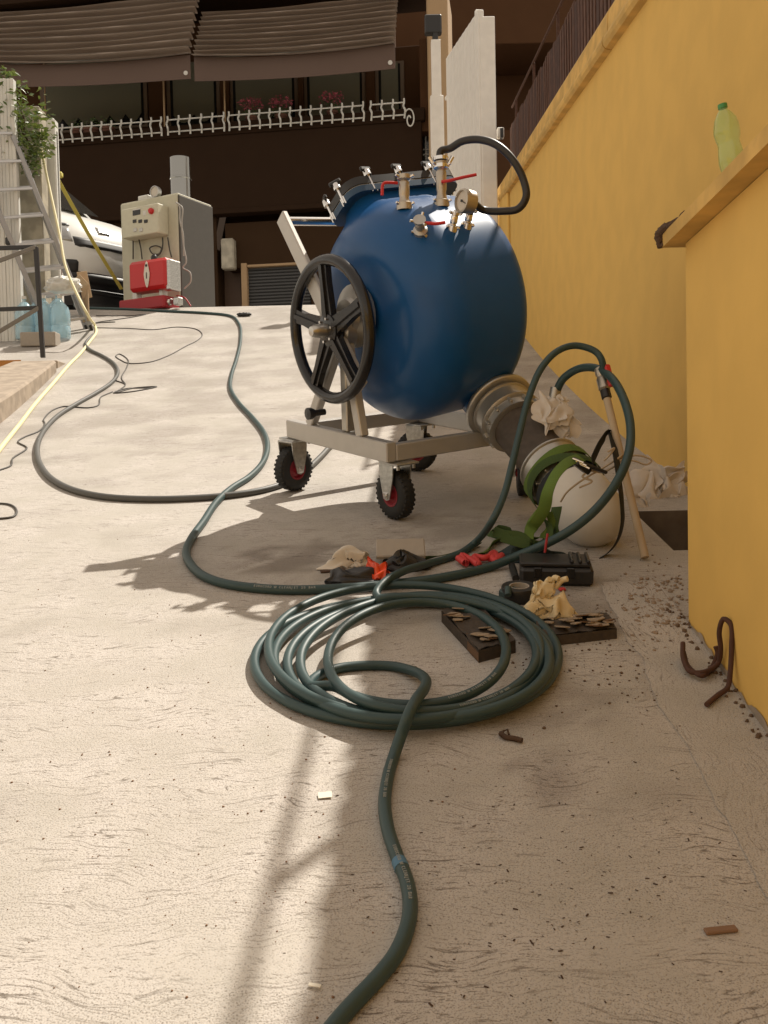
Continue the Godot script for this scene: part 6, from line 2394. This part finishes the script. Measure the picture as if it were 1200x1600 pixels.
	rag(mb, Transform3D(Basis(Vector3(0, 0, 1), -0.35) * Basis(Vector3(1, 0, 0), 1.1), g + Vector3(0.012, 0.085, -0.03)), Vector3(0.04, 0.05, 0.055), 12, 0.25)
	for k in 3:
		tube(mb, spline(PackedVector3Array([g + Vector3(0.01 + 0.02 * k, 0.10, -0.03), g + Vector3(0.022 + 0.024 * k, 0.125 + 0.01 * (1 - absi(k - 1)), -0.02), g + Vector3(0.028 + 0.03 * k, 0.132, -0.01)]), 4), 0.010, 8)
	solo("cream_glove", mb, mats["glove_cream"], "crumpled cream rubber glove on the end of the dark boards", "glove")
	mb = Mb.new()
	box(mb, lying(878, 923, 0.3, 0.006), Vector3(0.025, 0.01, 0.02), 0.003)
	solo("red_scrap", mb, mats["red_cord"], "tiny red scrap right of the cream glove", "scrap")
	# two dark boards with peeling skin, one under the coil
	board([[690, 972], [748, 1036], [806, 1020], [742, 956]], 0.042, "dark board with peeled pale top lying under the right side of the coil", 5)
	board([[838, 990], [842, 1012], [964, 998], [948, 972]], 0.036, "charred flaking board lying right of the coil, behind its edge", 6)
	# bent reinforcing rod at the wall
	mb = Mb.new()
	var d0 := 2.62
	var pl := Transform3D(Basis(Vector3(0, 0, 1), Vector3.UP, Vector3.LEFT), Vector3(near_x(2.7) - 0.02, 0, -2.7))
	var rp := PackedVector3Array()
	rp.append(ground(1067, 1005, 0.05))
	rp.append(ground(1068, 1030, 0.03))
	rp.append(ground(1080, 1050, 0.02))
	rp.append(ground(1100, 1050, 0.025))
	rp.append(at(1122, 1036, 2.78))
	for q in [[1126, 1015, 2.76], [1124, 985, 2.74], [1131, 967, 2.72], [1142, 976, 2.70], [1143, 1010, 2.68], [1141, 1050, 2.66]]:
		rp.append(at(q[0], q[1], q[2]))
	rp.append(ground(1137, 1074, 0.02))
	rp.append(ground(1122, 1086, 0.012))
	rp.append(ground(1104, 1101, 0.012))
	tube(mb, spline(rp, 6), 0.0075, 8)
	tube(mb, spline(PackedVector3Array([ground(1068, 1018, 0.03), ground(1076, 1042, 0.02), ground(1096, 1056, 0.02), at(1114, 1040, 2.80), at(1121, 1020, 2.8), at(1118, 1010, 2.8)]), 6), 0.007, 8)
	solo("bent_rod", mb, mats["rust"], "rusty bent reinforcing rod hooked against the foot of the low wall", "rod")
	# twig, chip, papers
	mb = Mb.new()
	tube(mb, gpts([[782, 1146], [790, 1152], [804, 1154], [816, 1157]], 0.008), 0.007, 6)
	tube(mb, gpts([[784, 1150], [787, 1142], [793, 1140], [795, 1148]], 0.01), 0.003, 5)
	solo("twig", mb, mats["twig"], "short dark twig below the right of the coil", "twig")
	mb = Mb.new()
	box(mb, lying(1126, 1456, 0.12, 0.004), Vector3(0.060, 0.007, 0.016), 0.002)
	solo("wood_chip", mb, mats["chip"], "flat brown wood chip on the shaded ramp at lower right", "wood chip")
	for q in [[508, 1245, 0.032, 0.022, 0.1, "small square of white paper on the sunny ramp below the coil"], [492, 1543, 0.022, 0.007, -0.3, "small white paper scrap near the bottom of the ramp"]]:
		mb = Mb.new()
		box(mb, lying(q[0], q[1], q[4], 0.005) * Transform3D(Basis(Vector3(1, 0, 0.3).normalized(), 0.12), Vector3.ZERO), Vector3(q[2], 0.0015, q[3]), 0.0004)
		solo("paper_scrap", mb, mats["paper"], q[5], "paper scrap")
	mb = Mb.new()
	crumple(mb, Transform3D(Basis(), ground(382, 492, 0.02)), Vector3(0.08, 0.03, 0.04), 21, 0.5, 18)
	solo("dark_scrap", mb, mats["glove_black"], "dark scrap at the lip of the ramp right of the hose bend", "scrap")
	# gravel and dirt in the corner, litter over the shaded ramp
	var stone := Mb.new()
	crumple(stone, Transform3D(), Vector3(1, 0.7, 0.9), 77, 0.45, 9)
	heap("rubble", stone, "gravel", 260, [1030, 940, 55, 55], 0.003, 0.009, "loose grit and small stones on the ramp by the end of the low wall")
	heap("dirt_litter", stone, "dirt", 420, [940, 1010, 190, 110], 0.0012, 0.0055, "dark crumbs scattered round the boards")
	var flake := Mb.new()
	box(flake, Transform3D(), Vector3(2.0, 0.3, 0.7), 0.1)
	heap("leaf_litter", flake, "twig", 260, [880, 1350, 330, 260], 0.002, 0.005, "tiny dark leaf bits scattered over the shaded ramp")
	heap("grit", stone, "chip", 240, [300, 1150, 340, 420], 0.0012, 0.003, "fine dark grit on the sunny ramp")


func heap(called: String, mb: Mb, mat: String, n: int, where: Array, s0: float, s1: float, label: String) -> void:
	var mm := MultiMesh.new()
	mm.transform_format = MultiMesh.TRANSFORM_3D
	mm.mesh = mb.mesh(mats[mat])
	var list := []
	var c := ground(where[0], where[1])
	while list.size() < n:
		var px: float = where[0] + rng.randfn() * where[2] * 0.5
		var py: float = where[1] + rng.randfn() * where[3] * 0.5
		var s := s0 * pow(s1 / s0, pow(rng.randf(), 1.6))
		var p := ground(px, py, s * 0.3)
		if p.x > near_x(-p.z) - 0.02 and -p.z < 3.2 or p.x > 1.17 or -p.z < 0.9:
			continue
		list.append(Transform3D(Basis.from_euler(Vector3(rng.randf_range(-0.3, 0.3), rng.randf_range(0, TAU), rng.randf_range(-0.3, 0.3))).scaled(Vector3.ONE * s), p - c))
	mm.instance_count = n
	for k in n:
		mm.set_instance_transform(k, list[k])
	var o := MultiMeshInstance3D.new()
	o.name = numbered(self, called)
	o.multimesh = mm
	o.position = c
	add_child(o, true)
	tag(o, label, "litter", "", "stuff")


func board(corners: Array, th: float, label: String, sd: int) -> void:
	var c := ground(corners[0][0], corners[0][1]).lerp(ground(corners[2][0], corners[2][1]), 0.5)
	var t := thing("dark_board", label, "board", Transform3D(Basis(), c), "dark boards by the coil")
	var q := []
	for w in corners:
		q.append(ground(w[0], w[1]) - c)
	var f := FastNoiseLite.new()
	f.seed = sd
	f.frequency = 14.0
	# broken top: a grid that rises and falls, straight sides
	var mb := Mb.new()
	var nu := 26
	var nv := 18
	for i in nv + 1:
		for j in nu + 1:
			var u := j / float(nu)
			var v := i / float(nv)
			var a: Vector3 = q[0].lerp(q[3], u)
			var b: Vector3 = q[1].lerp(q[2], u)
			var p := a.lerp(b, v)
			var r := f.get_noise_2d(p.x * 1.0, p.z * 1.0)
			mb.vert(p + Vector3(0, th + 0.008 * r, 0), Vector3.UP)
	for i in nv:
		for j in nu:
			var a := i * (nu + 1) + j
			mb.face(a, a + 1, a + nu + 2)
			mb.face(a, a + nu + 2, a + nu + 1)
	mb.smooth_from_faces(0)
	var mid: Vector3 = (q[0] + q[1] + q[2] + q[3]) * 0.25
	for e in [[0, 1], [1, 2], [2, 3], [3, 0]]:
		var a: Vector3 = q[e[0]]
		var b: Vector3 = q[e[1]]
		mb.quad(a - Vector3(0, 0.01, 0), b - Vector3(0, 0.01, 0), b + Vector3(0, th - 0.004, 0), a + Vector3(0, th - 0.004, 0), (a + b) * 0.5 - mid)
	part(t, "plank", mb, mats["board"])
	# curled flakes of pale skin left on top
	for k in 34:
		var u := rng.randf_range(0.06, 0.94)
		var v := rng.randf_range(0.08, 0.92)
		if f.get_noise_2d(u * 3.0 + sd, v * 2.0) < -0.05:
			continue
		var p: Vector3 = q[0].lerp(q[3], u).lerp(q[1].lerp(q[2], u), v)
		mb = Mb.new()
		var poly := PackedVector2Array()
		var m := 9
		var rr := rng.randf_range(0.010, 0.034)
		for i in m:
			var a := TAU * i / m
			poly.append(Vector2(cos(a), sin(a) * 0.8) * rr * rng.randf_range(0.6, 1.15))
		var bs := Basis.from_euler(Vector3(PI / 2 + rng.randf_range(-0.15, 0.15), 0, rng.randf() * TAU))
		bs = Basis(Vector3.UP, rng.randf() * TAU) * Basis(Vector3.RIGHT, -PI / 2 + rng.randf_range(-0.16, 0.16))
		prism(mb, Transform3D(bs, p + Vector3(0, th + 0.006 + rng.randf() * 0.004, 0)), poly, 0, 0.003)
		part(t, "flake", mb, mats["board_peel" if k % 4 else "board_end"])
	mb = Mb.new()
	var e0: Vector3 = q[1]
	var e1: Vector3 = q[0].lerp(q[1], 0.72)
	mb.quad(e0 + Vector3(0, 0.004, 0), e1 + Vector3(0, 0.004, 0), e1 + Vector3(0, th - 0.01, 0), e0 + Vector3(0, th - 0.01, 0), (e0 - mid))
	for i in mb.v.size():
		mb.v[i] += ((e0 + e1) * 0.5 - mid).normalized() * 0.003
	part(t, "broken_end", mb, mats["board_end"])
